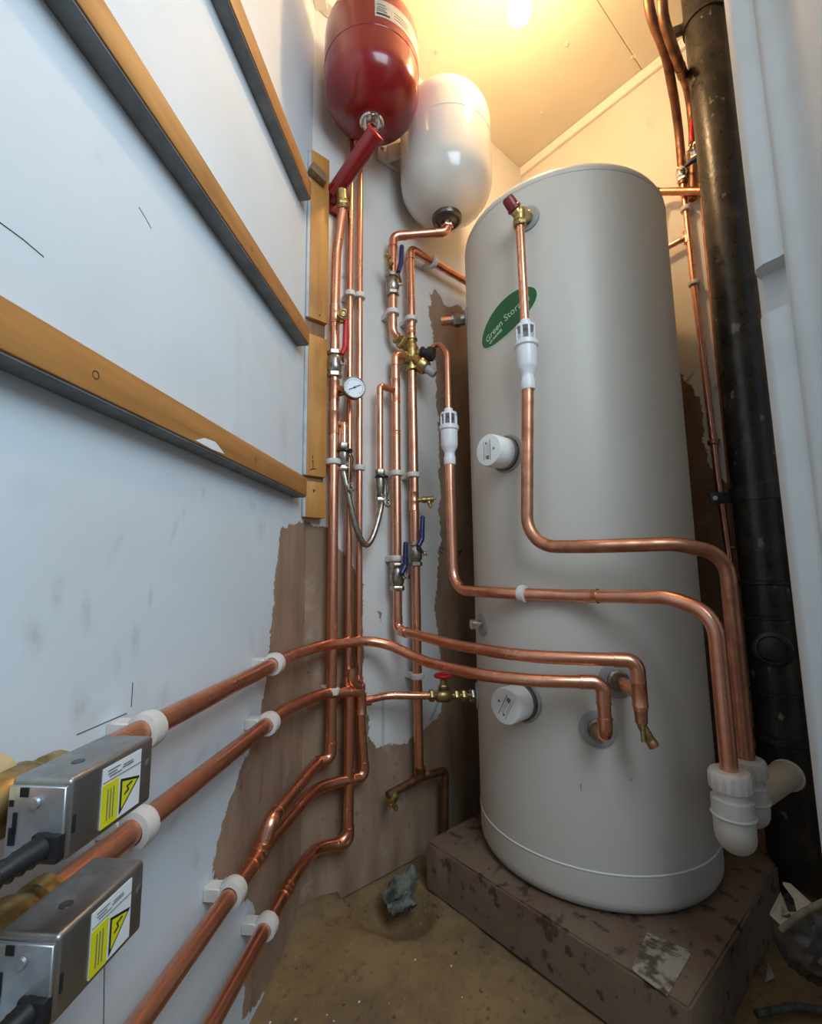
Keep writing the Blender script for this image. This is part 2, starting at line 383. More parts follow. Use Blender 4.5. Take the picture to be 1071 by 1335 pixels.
# ================================================================== SETTING
WB0 = .30                                    # back wall starts here in X
def bu(x, y): p = B(x, y, 0); return (p[0]-WB0, p[2])
LLEN = 1.95
def lu(x, y): p = L(x, y, 0); return ((p-C0)@LD+LLEN, p[2])
def ru(x, y): p = RW(x, y, 0); return (YB-p[1], p[2])
bare_back = [
    [bu(380, 672), bu(430, 690), bu(473, 760), bu(474, 905), bu(486, 975), bu(530, 966), bu(575, 930), bu(576, 870), bu(566, 800), bu(573, 700), bu(571, 560), bu(567, 470), bu(559, 400), bu(566, 374), bu(580, 400), bu(600, 400), (1.3, 1.55), (1.3, -.1), (-.1, -.1), (-.1, .95)],
    [bu(489, 797), bu(500, 790), bu(501, 802), bu(495, 812)], [bu(557, 384), bu(566, 384), bu(564, 396)]]
bare_left = [[lu(366, 688), lu(358, 760), lu(348, 880), lu(340, 930), lu(322, 985), lu(300, 1040), lu(282, 1100), lu(276, 1140), lu(330, 1180), lu(335, 1235), lu(398, 1220), (LLEN+.1, .0), (LLEN+.1, .93), lu(393, 680)],
             [lu(325, 1230), lu(315, 1335), (LLEN, -.05), (LLEN, .06)]]
st_left = []
for (x, y, w, h, an, s) in [(45, 830, .012, .022, .3, .5), (75, 775, .006, .022, 0, .6), (113, 800, .007, .026, .2, .55), (152, 862, .006, .018, .2, .55), (176, 835, .008, .024, 0, .6), (196, 778, .005, .018, 0, .5), (228, 690, .005, .022, -.35, .6), (150, 715, .006, .030, -.5, .35), (105, 925, .014, .026, .3, .55), (240, 668, .004, .008, 0, .6), (265, 640, .005, .014, .2, .5), (330, 660, .02, .010, -.4, .5), (312, 575, .03, .05, 0, .28), (370, 560, .03, .09, 0, .32), (310, 480, .02, .12, 0, .18), (365, 470, .02, .06, .1, .22), (345, 640, .05, .05, 0, .25), (40, 640, .02, .02, 0, .2), (310, 1075, .01, .012, 0, .7), (230, 1010, .02, .03, .4, .3), (140, 1260, .01, .02, .2, .6), (255, 940, .012, .02, .2, .35), (128, 205, .006, .010, 0, .35), (285, 985, .01, .03, .5, .35), (245, 1235, .02, .03, .2, .2), (185, 905, .015, .02, .2, .25), (300, 890, .01, .02, 0, .4)]:
    u, z = lu(x, y); st_left.append((u, z, w*1.15, h*1.15, an, s))
for (x, y, w, h) in [(318, 905, .03, .02), (262, 985, .03, .014), (225, 1075, .02, .01), (120, 935, .03, .012), (215, 905, .02, .02), (285, 1005, .02, .03), (255, 1120, .012, .02), (340, 690, .03, .03), (330, 850, .02, .06)]:
    u, z = lu(x, y); st_left.append((u, z, w, h, .3, .38))
scr_left = [(lu(0, 290), lu(57, 335), .0016, .75), (lu(181, 270), lu(197, 298), .0012, .6), (lu(100, 958), lu(165, 930), .0016, .8), (lu(136, 1258), lu(136, 1335), .0013, .5), (lu(173, 890), lu(171, 922), .0012, .6)]
wl = struct(wall('wall_left', C0-LD*LLEN, LD, LN, LLEN, ZC, .006, 'board', bare_left, st_left))
st_back = [(bu(447, 560)[0], bu(447, 560)[1], .03, .4, 0, .15)]
for (x, y, w, h, s) in [(540, 575, .008, .03, .5), (545, 590, .02, .01, .4), (486, 1090, .02, .03, .5), (500, 905, .006, .05, .35), (498, 400, .02, .03, .2), (428, 545, .02, .05, .6), (557, 460, .006, .07, .4), (588, 300, .03, .03, .2), (497, 770, .02, .08, .35), (560, 880, .03, .05, .25), (510, 1000, .02, .06, .5)]:
    u, z = bu(x, y); st_back.append((u, z, w, h, 0, s))
wb = wall('wall_back', (WB0, YB, 0), (1, 0, 0), (0, -1, 0), XR-WB0, ZC, .008, 'plaster', bare_back, st_back,
     [(bu(455, 678), bu(455.5, 678.5), .006, 1), (bu(455, 696), bu(455.5, 696.5), .006, 1), (bu(447, 361), bu(447.5, 361), .005, 1), (bu(575, 905), bu(562, 938), .004, .8), (bu(499, 905), bu(498, 990), .003, .6), (bu(501, 1055), bu(502, 1090), .006, .6), (bu(487, 1060), bu(488, 1085), .008, .5)])
M['wall_right']
bare_right = [[ru(873, 480), ru(900, 500), ru(915, 530), ru(918, 570), ru(925, 610), ru(960, 640), (2.4, .9), (2.4, -.1), (-.1, -.1), (-.1, 1.5)]]
wall('wall_right', (XR, YB, 0), (0, -1, 0), (-1, 0, 0), 1.75, ZC, .012, 'wall_right', bare_right, [(ru(905, 480)[0], ru(905, 480)[1], .02, .02, 0, .5), (ru(845, 160)[0], ru(845, 160)[1], .01, .04, .3, .4)], [(ru(932, 505), ru(937, 500), .003, 1), (ru(933, 508), ru(936, 512), .003, 1), (ru(893, 500), ru(901, 490), .003, 1)])
# handwritten marks on the bare strip of the back wall
def marks(name, paths, off, r, parent, P=B):
    mb = MB()
    for pth in paths: mb.path([P(x, y, off) for x, y in pth], r, 6)
    return mb.obj(name, 'ink', parent)
marks('pencil_mark', [[(579, 716), (574, 714), (573, 719), (577, 722)], [(590, 712), (594, 717), (601, 723)], [(601, 715), (599, 724), (594, 726)], [(592, 719), (603, 718)]], .0006, .0012, wb)
marks('pencil_line', [[(0, 290), (30, 312), (57, 335)], [(181, 270), (189, 283), (197, 298)], [(100, 958), (165, 930)], [(173, 890), (171, 922)], [(136, 1258), (135, 1335)]], .0002, .00045, wl, L)
# ceiling: two boards with a joint, left open towards the doorway behind the camera
ce = struct(MB().box((.55, .26, ZC+.06), (1, 0, 0), (0, 1, 0), (0, 0, 1), 2.2, 1.7, .08).obj('ceiling', 'ceiling', None, False))
MB().box((.55, .815, ZC+.011), (1, 0, 0), (0, 1, 0), (0, 0, 1), 2.1, .556, .02, .0015, 1).obj('ceiling_board', 'ceiling', ce, False)
MB().box((.55, .03, ZC+.0085), (1, 0, 0), (0, 1, 0), (0, 0, 1), 2.1, 1.008, .025, .002, 1).obj('ceiling_board', 'ceiling', ce, False)
for (x, y) in [(705, 148), (825, 75), (569, 68), (738, 58)]:
    p = Z(x, y, ZC-.001); MB().lathe(p, (0, 0, -1), [(.007, -.002), (.006, .0015), (.003, .002), (.002, .0)], 12).obj('filled_screw_hole', 'ceiling', ce)
struct(MB().box((XR-.007, .30, ZC-.019), (1, 0, 0), (0, 1, 0), (0, 0, 1), .014, 1.5, .038, .003).obj('trim_1', 'trim', None, False))
mb = MB().box(C0+LD*-.35+LN*.02+V(0, 0, 2.455), LD, LN, (0, 0, 1), .72, .04, .085, .004)
mb.box((.655, YB-.0185, 2.4565), (1, 0, 0), (0, 1, 0), (0, 0, 1), .19, .037, .083, .004)
struct(mb.obj('trim_2', 'trim', None, False))
# floor with a broken hollow in the corner by the plinth
def floor():
    st = .0125; xs = np.arange(-1.0, 1.66, st); ys = np.arange(-1.1, 1.11, st); X, Y = np.meshgrid(xs, ys)
    rng = np.random.RandomState(3); H = np.zeros_like(X)
    for f, a in ((6, .004), (15, .0022), (40, .0016), (95, .0012)):
        for _ in range(5):
            t = rng.rand()*2*pi; H += a*.5*np.sin(f*(X*cos(t)+Y*sin(t))+rng.rand()*6.28)
    H -= .003
    hx, hy = .735, .945
    H -= .048*np.clip(1.25-np.sqrt(((X-hx)/.085)**2+((Y-hy)/.085)**2)*1.0, 0, 1)**.8
    H += .022*np.clip(1-np.abs(YB-Y)/.05, 0, 1)*(X < .66) + .012*np.clip(1-((X-C0[0])*LN[0]+(Y-C0[1])*LN[1])/.05, 0, 1)
    H += .02*np.exp(-(((X-.60)/.07)**2+((Y-.90)/.10)**2))
    H = np.where((X > .80) & (Y > .3), np.minimum(H, 0), H)
    co = np.stack([X.ravel(), Y.ravel(), H.ravel()], 1); ny, nx = X.shape; ix = np.arange(nx*ny).reshape(ny, nx)
    q = np.stack([ix[:-1, :-1], ix[:-1, 1:], ix[1:, 1:], ix[1:, :-1]], -1).reshape(-1, 4)
    me = bpy.data.meshes.new('floor'); me.from_pydata(co.tolist(), [], q.tolist())
    return struct(link('floor', me, 'floor', None, True, 180))
floor()
# near jamb on the right: rendered return with a boxed casing that stops and starts again
prof = [(.80, .142), (.756, .142), (.744, .138), (.738, .128), (.737, .112), (.734, .106), (.728, .100), (.726, .088), (.722, .074), (.708, .060), (.690, .045), (.672, .02), (.655, -.04), (.64, -.12), (.62, -.8), (.80, -.8)]
zt = D(985, 345, .745)[2]; zb = D(990, 408, .745)[2]
core = [(.82, .150), (.786, .146), (.772, .138), (.768, .115), (.760, .10), (.735, .07), (.70, .03), (.66, -.8), (.82, -.8)]
wf = struct(MB().prism([(x, y, -.02) for x, y in core], (0, 0, ZC+.02)).obj('wall_front', 'render', None, True, 30))
pa = prof[:6]+[(.80, .106)]; pb = [(.80, .106)]+prof[5:]
MB().prism([(x, y, zt) for x, y in pa], (0, 0, ZC-zt)).obj('boxed_casing', 'render', wf, True, 50)
MB().prism([(x, y, -.02) for x, y in pb], (0, 0, ZC+.02)).obj('plastered_post', 'render', wf, True, 50)
MB().prism([(x, y, -.02) for x, y in pa], (0, 0, zb+.02)).obj('boxed_casing', 'render', wf, True, 50)
# strip of dirty mortar along the foot of the left wall
# ================================================================== LIGHT BULB
bp = Z(677, 14, 2.30)
t = thing('light_bulb', (bp[0], bp[1], 2.33), 'lit bulb hanging from the ceiling above the cylinder', 'light bulb')
MB().lathe((bp[0], bp[1], ZC), (0, 0, -1), [(.045, 0), (.045, .008), (.035, .018), (.02, .024), (.006, .03), (.006, .09), (.02, .095), (.02, .13)], 24).obj('lamp_holder', 'white_plastic', t)
gb = MB().lathe((bp[0], bp[1], ZC-.125), (0, 0, -1), [(.013, 0), (.014, .02), (.022, .04), (.029, .06), (.031, .075), (.027, .092), (.015, .103), (.002, .106)], 20).obj('glass_bulb', 'bulb', t)

# ================================================================== TIMBER ON THE WALLS
def batten(s0, s1, z0, z1, th, label, nails, dents=()):
    t = thing('timber_batten', LP((s0+s1)/2, z0, 0), label, 'batten', 'battens on the left wall')
    MB().box(LP((s0+s1)/2, (z0+z1)/2, th/2), LD, LN, (0, 0, 1), s1-s0, th, z1-z0, .002, 2).obj('plank', 'batten', t)
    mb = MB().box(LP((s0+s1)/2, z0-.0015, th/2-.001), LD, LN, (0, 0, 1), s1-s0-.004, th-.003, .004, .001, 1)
    mb.obj('shade_painted_underside', 'under', t)  # grey underside strip, its shade painted into the material
    for s in nails: MB().lathe(LP(s, z0+(z1-z0)*.45, th-.001), LN, [(.0045, 0), (.0045, .0014), (.002, .0006)], 10).obj('nail_head', 'steel_dark', t)
    return t
batten(-1.9, -.085, .957, 1.000, .030, 'lowest long timber batten crossing the left wall below the other two', [-.36, -.72])
batten(-1.9, -.085, 1.330, 1.374, .030, 'middle timber batten on the left wall with a nail hole in its face', [-.40, -.16])
batten(-1.9, -.09, 1.715, 1.763, .030, 'uppermost timber batten high on the left wall, ending by the red vessel pipe', [-.22])
bt = bpy.data.objects['timber_batten']
MB().prism([L(x, y, .030) for x, y in [(254, 574), (266, 571), (280, 576), (292, 592), (276, 586)]], LN*.0008).obj('paint_smear', 'paper', bt, False)
def block(z0, z1, label, x0=.524, x1=.587, th=.034):
    t = thing('timber_block', ((x0+x1)/2, YB-th/2, z0), label, 'timber', 'corner post timber blocks')
    MB().box(((x0+x1)/2+.004, YB-th/2, (z0+z1)/2), (1, 0, 0), (0, 1, 0), (0, 0, 1), x1-x0-.008, th, z1-z0, .002).obj('block_face', 'post', t)
    MB().box((x0+.006, YB-th/2-.0, (z0+z1)/2), (1, 0, 0), (0, 1, 0), (0, 0, 1), .012, th-.004, z1-z0-.002, .001, 1).obj('painted_edge', 'white_edge', t)
    return t
b1 = block(1.432, 1.915, 'tallest timber block of the corner post, just left of the red vessel arm')
b2 = block(1.018, 1.388, 'middle timber block of the corner post with a black pen mark')
b3 = block(.914, 1.004, 'short bottom timber block of the corner post above bare plaster')
marks('pen_mark', [[(407, 594), (408, 598)], [(406, 601), (408, 600), (408, 611)], [(404, 612), (412, 611)]], .035, .0009, b2)
for o_, x, y in ((b1, 417, 412), (b3, 409, 640)): MB().lathe(B(x, y, .033), (0, -1, 0), [(.004, 0), (.004, .0016), (.002, .001)], 10).obj('nail_head', 'steel_dark', o_)
t = thing('timber_block', (.556, YB-.012, 1.0), 'thin rough backing strip seen in the gaps between corner post blocks', 'timber')
MB().box((.558, YB-.011, 1.43), (1, 0, 0), (0, 1, 0), (0, 0, 1), .055, .022, .96, .002).obj('strip_face', 'post_core', t)
t = thing('timber_block', B(416, 232, .05), 'small dark timber offcut nailed across the top of the corner post', 'timber')
MB().box((.545, YB-.046, 1.838), (1, .0, -.35), (0, 1, 0), (.35, 0, 1), .05, .022, .026, .002).obj('offcut_face', 'post_core', t)

# ================================================================== PIPES AND FITTINGS
R22 = .0125; R15 = .0088
PIPE = {}
def pipe(label, pts, r, bend=.03, m='copper', n=16, group='copper pipes in the cupboard'):
    o = MB().tube(pts, r, bend, n).obj('copper_pipe', m); return tag(o, label, 'pipe', group)
def elbow(par, a, b, c, r, m='copper', ln=None, name='elbow'):
    a, b, c = (Vector(x) for x in (a, b, c)); ln = ln or r*2.9
    d1 = (a-b).normalized(); d2 = (c-b).normalized()
    mb = MB(); mb.tube([b+d1*ln, b, b+d2*ln], r*1.09, r*1.9, 16)
    for d in (d1, d2): mb.cyl(b+d*(ln-.0025), b+d*(ln+.0005), r*1.15, None, 16)
    return mb.obj(name, m, par)
def sleeve(par, p, ax, r, ln, m='copper', name='coupling', k=1.08):
    p = V(*p); ax = nrm(ax); mb = MB()
    mb.lathe(p-ax*ln/2, ax, [(r*k*1.06, 0), (r*k*1.06, .003), (r*k, .0045), (r*k, ln*.42), (r*k*1.03, ln*.45), (r*k*1.03, ln*.55), (r*k, ln*.58), (r*k, ln-.0045), (r*k*1.06, ln-.003), (r*k*1.06, ln)], 18)
    return mb.obj(name, m, par)
def tee(par, p, ax, bd, r, rb=None, m='copper', lb=.03, ln=.06):
    p = V(*p); ax = nrm(ax); bd = nrm(bd); rb = rb or r; mb = MB()
    mb.lathe(p-ax*ln/2, ax, [(r*1.15, 0), (r*1.15, .002), (r*1.09, .0035), (r*1.09, ln-.0035), (r*1.15, ln-.002), (r*1.15, ln)], 18)
    mb.lathe(p, bd, [(rb*1.09, 0), (rb*1.09, lb-.003), (rb*1.15, lb-.002), (rb*1.15, lb)], 16)
    return mb.obj('tee', m, par)
def clip(p, ax, out, off, r, label, m='clip', wd=.017):
    p = V(*p); ax = nrm(ax); out = nrm(out); side = np.cross(ax, out)
    t = thing('pipe_clip', p-out*off, label, 'pipe clip', 'plastic pipe clips')
    mb = MB(); n = 20; ro = r+.0065; ri = r+.0004
    A, U, Vv = Vector(ax), Vector(out), Vector(side); c = Vector(p)
    rg = []
    for k in range(n):
        a = 2*pi*k/n; d = U*cos(a)+Vv*sin(a)
        rg.append([mb.bm.verts.new(c+d*rad+A*h) for rad, h in ((ri, -wd/2), (ro, -wd/2+.002), (ro+.0012, 0), (ro, wd/2-.002), (ri, wd/2))])
    for k in range(n):
        a, b = rg[k], rg[(k+1) % n]
        for i in range(5): mb.bm.faces.new((a[i], b[i], b[(i+1) % 5], a[(i+1) % 5]))
    mb.obj('ring', m, t)
    gap = off-r
    MB().box(p-out*(r+gap/2+.001), ax, side, out, wd*1.0, r*1.5, max(gap-.002, .004), .0015, 1).obj('base', m, t)
    return t
def valve(p, ax, stem, lever, col, label, r=R22, body='nickel', ln=.07):
    """lever ball valve in line with a pipe: p centre, stem = outward direction, lever = list of points for the handle"""
    p = V(*p); ax = nrm(ax); stem = nrm(stem); t = thing('ball_valve', p-ax*ln/2, label, 'valve', 'lever ball valves')
    mb = MB()
    mb.lathe(p-ax*ln*.32, ax, [(r*1.2, 0), (r*1.45, .006), (r*1.62, ln*.2), (r*1.62, ln*.44), (r*1.45, ln*.58), (r*1.2, ln*.64)], 18)
    mb.obj('valve_body', body, t)
    for sg in (-1, 1):
        MB().hexn(p+ax*sg*ln*.40, ax, r*1.62, ln*.17).obj('nut', body, t)
    sb = p+stem*r*1.2
    MB().cyl(sb, p+stem*(r*1.2+.016), r*.55, r*.5, 12).hexn(p+stem*(r*1.2+.016), stem, r*.66, .006).obj('stem', 'chrome', t)
    lv = [p+stem*(r*1.2+.011)] + [V(*q) for q in lever]
    h = MB(); P = fillet(lv, .012, 6); h.path(P, .0035, 8); h.obj('lever', 'nickel', t)
    P2 = fillet(lv[1:], .012, 6); k = len(P2)
    P2 = [P2[0]+(P2[0]-P2[1])*.0] + P2[1:]
    MB().path(P2, .0078, 12, True, [.0065]+[.0078]*(k-2)+[.0066]).sphere(P2[-1], .0068, seg=10).obj('handle_grip', col, t)
    return t
OB = V(0, -1, 0); UP = V(0, 0, 1); XP = V(1, 0, 0)

# --- V1 : heating pipe down from the red vessel, across to the left wall
v1a = B(447, 268, .055); v1b = B(438.5, 332, .04); xv1 = .605
v1 = [v1a, v1b, (xv1, YB-.04, 1.50), (xv1, YB-.04, .345), CP(.345), LP(-.300, .362, .05)]
p = pipe('fat copper pipe beside the corner post, hanging from the red vessel arm', v1+[LP(-.316, .318)], R22, [0, .08, .2, .018, .10, .02, 0])
elbow(p, v1[2], v1[3], v1[4], R22); elbow(p, v1[4], v1[5], LP(-.316, .318), R22, 'copper_bright', .026)
tee(p, (xv1, YB-.04, B(438, 510, .04)[2]), UP, nrm(B(462, 505, .09)-B(438, 512, .04)), R22, .007, 'copper_dull', .022, .05)
tee(p, (xv1, YB-.04, B(438, 552, .04)[2]), UP, (1, -.4, 0), R22, R15, 'copper_dull', .02, .06)
sleeve(p, (xv1, YB-.04, 1.46), UP, R22, .05)
sleeve(p, LP(-.318, .325), LP(-.300, .362, .05)-LP(-.316, .318), R22, .02)
# --- V2
xv2 = .655
a2 = (xv2, YB-.035, 2.20); zb2 = .142
p = pipe('thin copper riser second from the corner, running up behind the red vessel', [a2, (xv2, YB-.035, .50)], R15)
sleeve(p, (xv2, YB-.035, .505), UP, R22*.95, .035, 'copper', 'reducer')
v2b = [(xv2, YB-.04, .50), (xv2, YB-.04, zb2), CP(.165), LP(-.15, .185), LP(-.80, .196)]
p = pipe('lowest copper pipe on the left wall, running just above the floor', v2b, R22, [0, .03, .14, .1, 0])
elbow(p, v2b[0], v2b[1], v2b[2], R22)
sleeve(p, LP(-.20, .1866), LD, R22, .03)
# --- V3
xv3 = .687
p = pipe('thin copper riser third from the corner, between the vessel riser and the filling loop', [(xv3, YB-.035, 2.20), (xv3, YB-.035, .505)], R15)
v3b = [(xv3, YB-.04, .50), (xv3+.003, YB-.04, .40), (xv3+.014, YB-.04, .278), CP(.293), LP(-.30, .318), LP(-.95, .322)]
p = pipe('copper pipe third from the top on the left wall', v3b, R22, [0, .05, .02, .14, .12, 0])
elbow(p, v3b[1], v3b[2], v3b[3], R22)
sleeve(p, LP(-.335, .3184), LD, R22, .035)
# --- L2 : return from left wall joining V3
zl2 = .50
l2 = [LP(-1.02, .517), LP(-.22, .519), CP(.497, .045), (.66, YB-.045, .488), (xv3, YB-.045, .484)]
p = pipe('second copper pipe from the top on the left wall', l2, R22, [0, .3, .10, .05, 0], 'copper')
elbow(p, l2[3], (xv3, YB-.045, .484), (xv3, YB-.045, .40), R22)
elbow(p, (xv2, YB-.05, .56), (xv2, YB-.052, .513), (xv3, YB-.048, .497), R15*1.2)
tee(p, (xv3, YB-.045, .455), UP, (1, -.1, 0), R22, R15, 'copper', .026, .05)
# --- feed to the gate valve on the cylinder
zf = .460
f = [(xv3+.01, YB-.047, zf), (.76, YB-.06, zf+.004), (.845, YB-.128, zf+.001)]
p = pipe('short copper feed from the thin risers to the red-wheeled gate valve', f, R15*1.1, [0, .08, 0], 'copper_bright')
# --- L1 : top pipe on the left wall over to the lower cylinder port
port2 = CY_(779, 950, 0); e1 = CY_(785, 889, .075); e1b = V(e1[0], e1[1], D(782, 958, np.hypot(*e1[:2]))[2])
l1 = [LP(-1.02, .612), LP(-.20, .616), CP(.608, .045), B(492, 833, .047), D(552, 862, 1.18), D(622, 880, 1.02), CY_(702, 888, .10), e1]
p = pipe('top copper pipe on the left wall, arching past the risers to the lower cylinder port', l1+[e1b, port2], R22, [0, .3, .12, .10, .12, .3, .2, .02, .02, 0])
elbow(p, l1[-2], e1, e1b, R22, 'copper', .04); elbow(p, e1, e1b, port2, R22, 'copper', .032)
# --- V5 : down through the blue valve to the upper cylinder port
xv5 = .806
m1 = B(519, 463, .045)
zl = B(515, 822, .045)[2]
e2 = CY_(830, 861, .085); port1 = CY_(804, 886, 0); e2d_ = np.hypot(*e2[:2]); e2b = V(e2[0], e2[1], D(832, 900, e2d_)[2]); e2c = V(e2[0], e2[1], D(834, 926, e2d_)[2])
v5 = [(xv5+.035, YB-.045, m1[2]), (xv5, YB-.045, m1[2]), (xv5, YB-.045, zl), D(600, 842, 1.12), CY_(682, 856, .10), e2, e2b, e2c]
p = pipe('copper pipe from the manifold down to the right low port of the cylinder', v5, R22, [0, .02, .025, .3, .2, .02, .0, 0])
elbow(p, v5[0], v5[1], v5[2], R22); elbow(p, v5[1], v5[2], v5[3], R22)
elbow(p, v5[4], e2, e2b, R22, 'copper', .04)
tm = (e2b+e2c)/2*.35+e2b*.65; tee(p, tm, UP, port1-tm, R22, R22, 'copper', .04, .045)
tee(p, (xv5, YB-.045, B(514, 509, .045)[2]), UP, (-1, -.1, 0), R22, R15, 'copper', .022, .07)
MB().cyl(tm, port1, R22).obj('branch', 'copper', p)
sleeve(p, (xv5, YB-.045, 1.17), UP, R22, .02, 'copper_bright', 'coupling', 1.04)
# --- V6 : cold main at the wall
xv6 = .868
ztop = B(537, 326, .045)[2]; zb6 = B(537, 1016, .045)[2]
v6 = [(1.20, YB-.045, ztop-.002), (xv6, YB-.045, ztop), (xv6+.008, YB-.045, zb6)]
p = pipe('copper riser through the brass manifold, its top turning right behind the cylinder', v6, R22, [0, .02, 0])
elbow(p, v6[0], v6[1], v6[2], R22)
sleeve(p, (xv6+.002, YB-.045, B(537, 655, .045)[2]+.004), UP, R22, .055, 'copper')
sleeve(p, (xv6-.0, YB-.045, B(537, 430, .045)[2]), UP, R22, .03, 'copper')
# --- bottom branch with drain cock and leg behind the plinth
q = [B(505, 1037, .05), (xv6+.008, YB-.05, zb6+.0), B(580, 1004, .05), B(580, 1085, .05)]
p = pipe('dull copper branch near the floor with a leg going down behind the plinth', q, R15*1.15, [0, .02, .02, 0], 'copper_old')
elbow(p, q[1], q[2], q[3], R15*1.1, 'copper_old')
tee(p, q[1], q[2]-q[0], UP, R15*1.15, R22, 'copper_old', .026, .05)
# --- V7 : from the white vessel down to the manifold
TW = V(.932, .905, 0)
zc7 = D(583, 302, np.hypot(TW[0], TW[1]))[2]
v7c = B(514, 309, .045); v7x = .797
v7 = [(TW[0], TW[1], zc7+.05), (TW[0], TW[1], zc7), (v7x+.004, YB-.045, v7c[2]), (v7x, YB-.045, B(510, 436, .045)[2]), (xv6-.01, YB-.045, B(528, 452, .045)[2])]
p = pipe('copper pipe from the white vessel down through a blue valve into the manifold', v7, R22, [0, .02, .02, .035, 0])
elbow(p, v7[0], v7[1], v7[2], R22); elbow(p, v7[1], v7[2], v7[3], R22)
# --- V8 : thin discharge from the manifold through tundish to waste
sv = B(556, 460, .085)                          # relief valve outlet
d8 = 1.215
t8 = D(585, 560, d8)
v8 = [sv, D(571, 447, 1.30), D(583, 462, d8+.02), (t8[0], t8[1], D(585, 536, d8)[2])]
P8 = thing
p = pipe('thin copper bend from the black relief cap down to the small tundish', v8, R15*.9, [0, .03, .03, 0], 'copper')
w8 = D(951, 1012, .93)
v8b = [(t8[0], t8[1], D(586, 600, d8)[2]), (t8[0]-.001, t8[1]-.001, D(588, 700, d8)[2]), D(591, 769, d8-.005), D(650, 773, 1.085), CY_(752, 777, .022), D(870, 778, .955), (w8[0], w8[1], D(922, 800, .94)[2]), (w8[0], w8[1], w8[2])]
p = pipe('lower front copper waste pipe, from the small tundish across the cylinder to the front trap', v8b, R22*1.03, [0, .1, .055, .2, .3, .1, .09, 0])
def at_px(a, b, px):
    a, b = np.array(a, float), np.array(b, float); best = min((abs(CX+F*((w-CAM)@_R)/((w-CAM)@_fw)-px), k) for k, w in ((k, a+(b-a)*k/80) for k in range(81)))
    return a+(b-a)*best[1]/80
sleeve(p, at_px(v8b[4], v8b[5], 766), np.array(v8b[5])-np.array(v8b[4]), R22*1.03, .045)
# --- V9 : discharge from the temperature relief valve
pv = CY_(690, 287, 0); o9 = CY_(677, 285, .045)
d9 = np.hypot(o9[0], o9[1])
x9 = o9[:2]
z9 = lambda y: D(674, y, d9)[2]
p = pipe('straight copper drop from the red-capped relief valve to the large tundish', [(x9[0], x9[1], z9(283)), (x9[0]-.003, x9[1]-.004, z9(432))], R22*.82, .02, 'copper_bright')
y9 = x9-V(.004, .005)
w9 = D(973, 996, 1.01)
v9b = [(y9[0], y9[1], z9(498)), D(686.5, 713, d9), D(770, 712.5, .965), D(880, 709, .985), (w9[0], w9[1], D(957, 722, 1.0)[2]), (w9[0], w9[1], w9[2])]
p = pipe('upper front copper waste pipe, from the large tundish across the cylinder to the rear trap', v9b, R22*1.06, [0, .085, .1, .1, .075, 0], 'copper_dull')
# --- V10 : filling loop legs
zt10 = B(512, 508, .05)[2]
c10 = B(495, 508, .05); x10 = c10[0]
q = [(xv5-.01, YB-.047, zt10), (x10, YB-.05, zt10), (x10, YB-.05, B(496, 612, .05)[2])]
p = pipe('short thin copper leg left of the manifold pipe, feeding the filling loop', q, R15, [0, .015, 0])
elbow(p, q[0], q[1], q[2], R15)
x10b = B(448.5, 560, .055)[0]
q2 = [(xv1+.01, YB-.043, B(438, 552, .043)[2]), (x10b, YB-.055, B(448, 553, .055)[2]), (x10b, YB-.055, B(449, 585, .055)[2])]
p = pipe('very short copper elbow leg off the vessel pipe above the filling loop valve', q2, R15, [0, .012, 0], 'copper_bright')
elbow(p, q2[0], q2[1], q2[2], R15, 'copper_bright', .018)

# --- pipes on the right wall
rz = RW(905, 370, .03)
def ceilhit(x, d): return D(x, -60, d)
r1 = [D(846, -45, 1.22), D(843, 10, 1.24), D(868, 70, 1.34), RW(884, 160, .05), RW(890, 240, .03), (XR-.03, .437, 1.64), (XR-.03, .424, 1.04), (XR-.03, .412, .70)]
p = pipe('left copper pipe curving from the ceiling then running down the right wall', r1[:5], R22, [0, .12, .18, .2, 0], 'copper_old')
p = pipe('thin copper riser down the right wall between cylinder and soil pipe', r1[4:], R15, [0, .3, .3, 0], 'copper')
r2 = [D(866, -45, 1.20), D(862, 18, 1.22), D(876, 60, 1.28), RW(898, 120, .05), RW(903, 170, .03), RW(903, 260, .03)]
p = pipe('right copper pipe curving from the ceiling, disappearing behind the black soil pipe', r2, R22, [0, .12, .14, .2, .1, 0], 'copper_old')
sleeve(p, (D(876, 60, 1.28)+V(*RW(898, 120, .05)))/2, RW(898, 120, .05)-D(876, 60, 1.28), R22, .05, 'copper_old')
r3 = [RW(857, 250, .05), RW(893, 250, .05), RW(914, 249, .05)]
p = pipe('short level copper stub at the upper right of the cylinder', [V(1.40, .55, r3[0][2]), V(*r3[0]), V(*r3[2])], R22*.9, .02, 'copper_dull')
r4 = [(XR-.03, .443, RW(893, 310, .03)[2]), (XR-.035, .60, RW(870, 321, .03)[2]-.01)]
p = pipe('thin copper branch from the right wall riser towards the cylinder', r4, R15, .02, 'copper')
tee(p, r4[0], UP, V(*r4[1])-V(*r4[0]), R15, R15, 'copper', .02, .04)
p = pipe('thin copper riser hard against the left of the black soil pipe', [(XR-.03, .393, 1.95), (XR-.03, .395, .66)], R15*.8, .02, 'copper_dull')
p = pipe('tiny copper cross link low between the two right wall risers', [(XR-.03, .416, .835), (XR-.03, .394, .835)], R15*.55, .01, 'copper_dull')

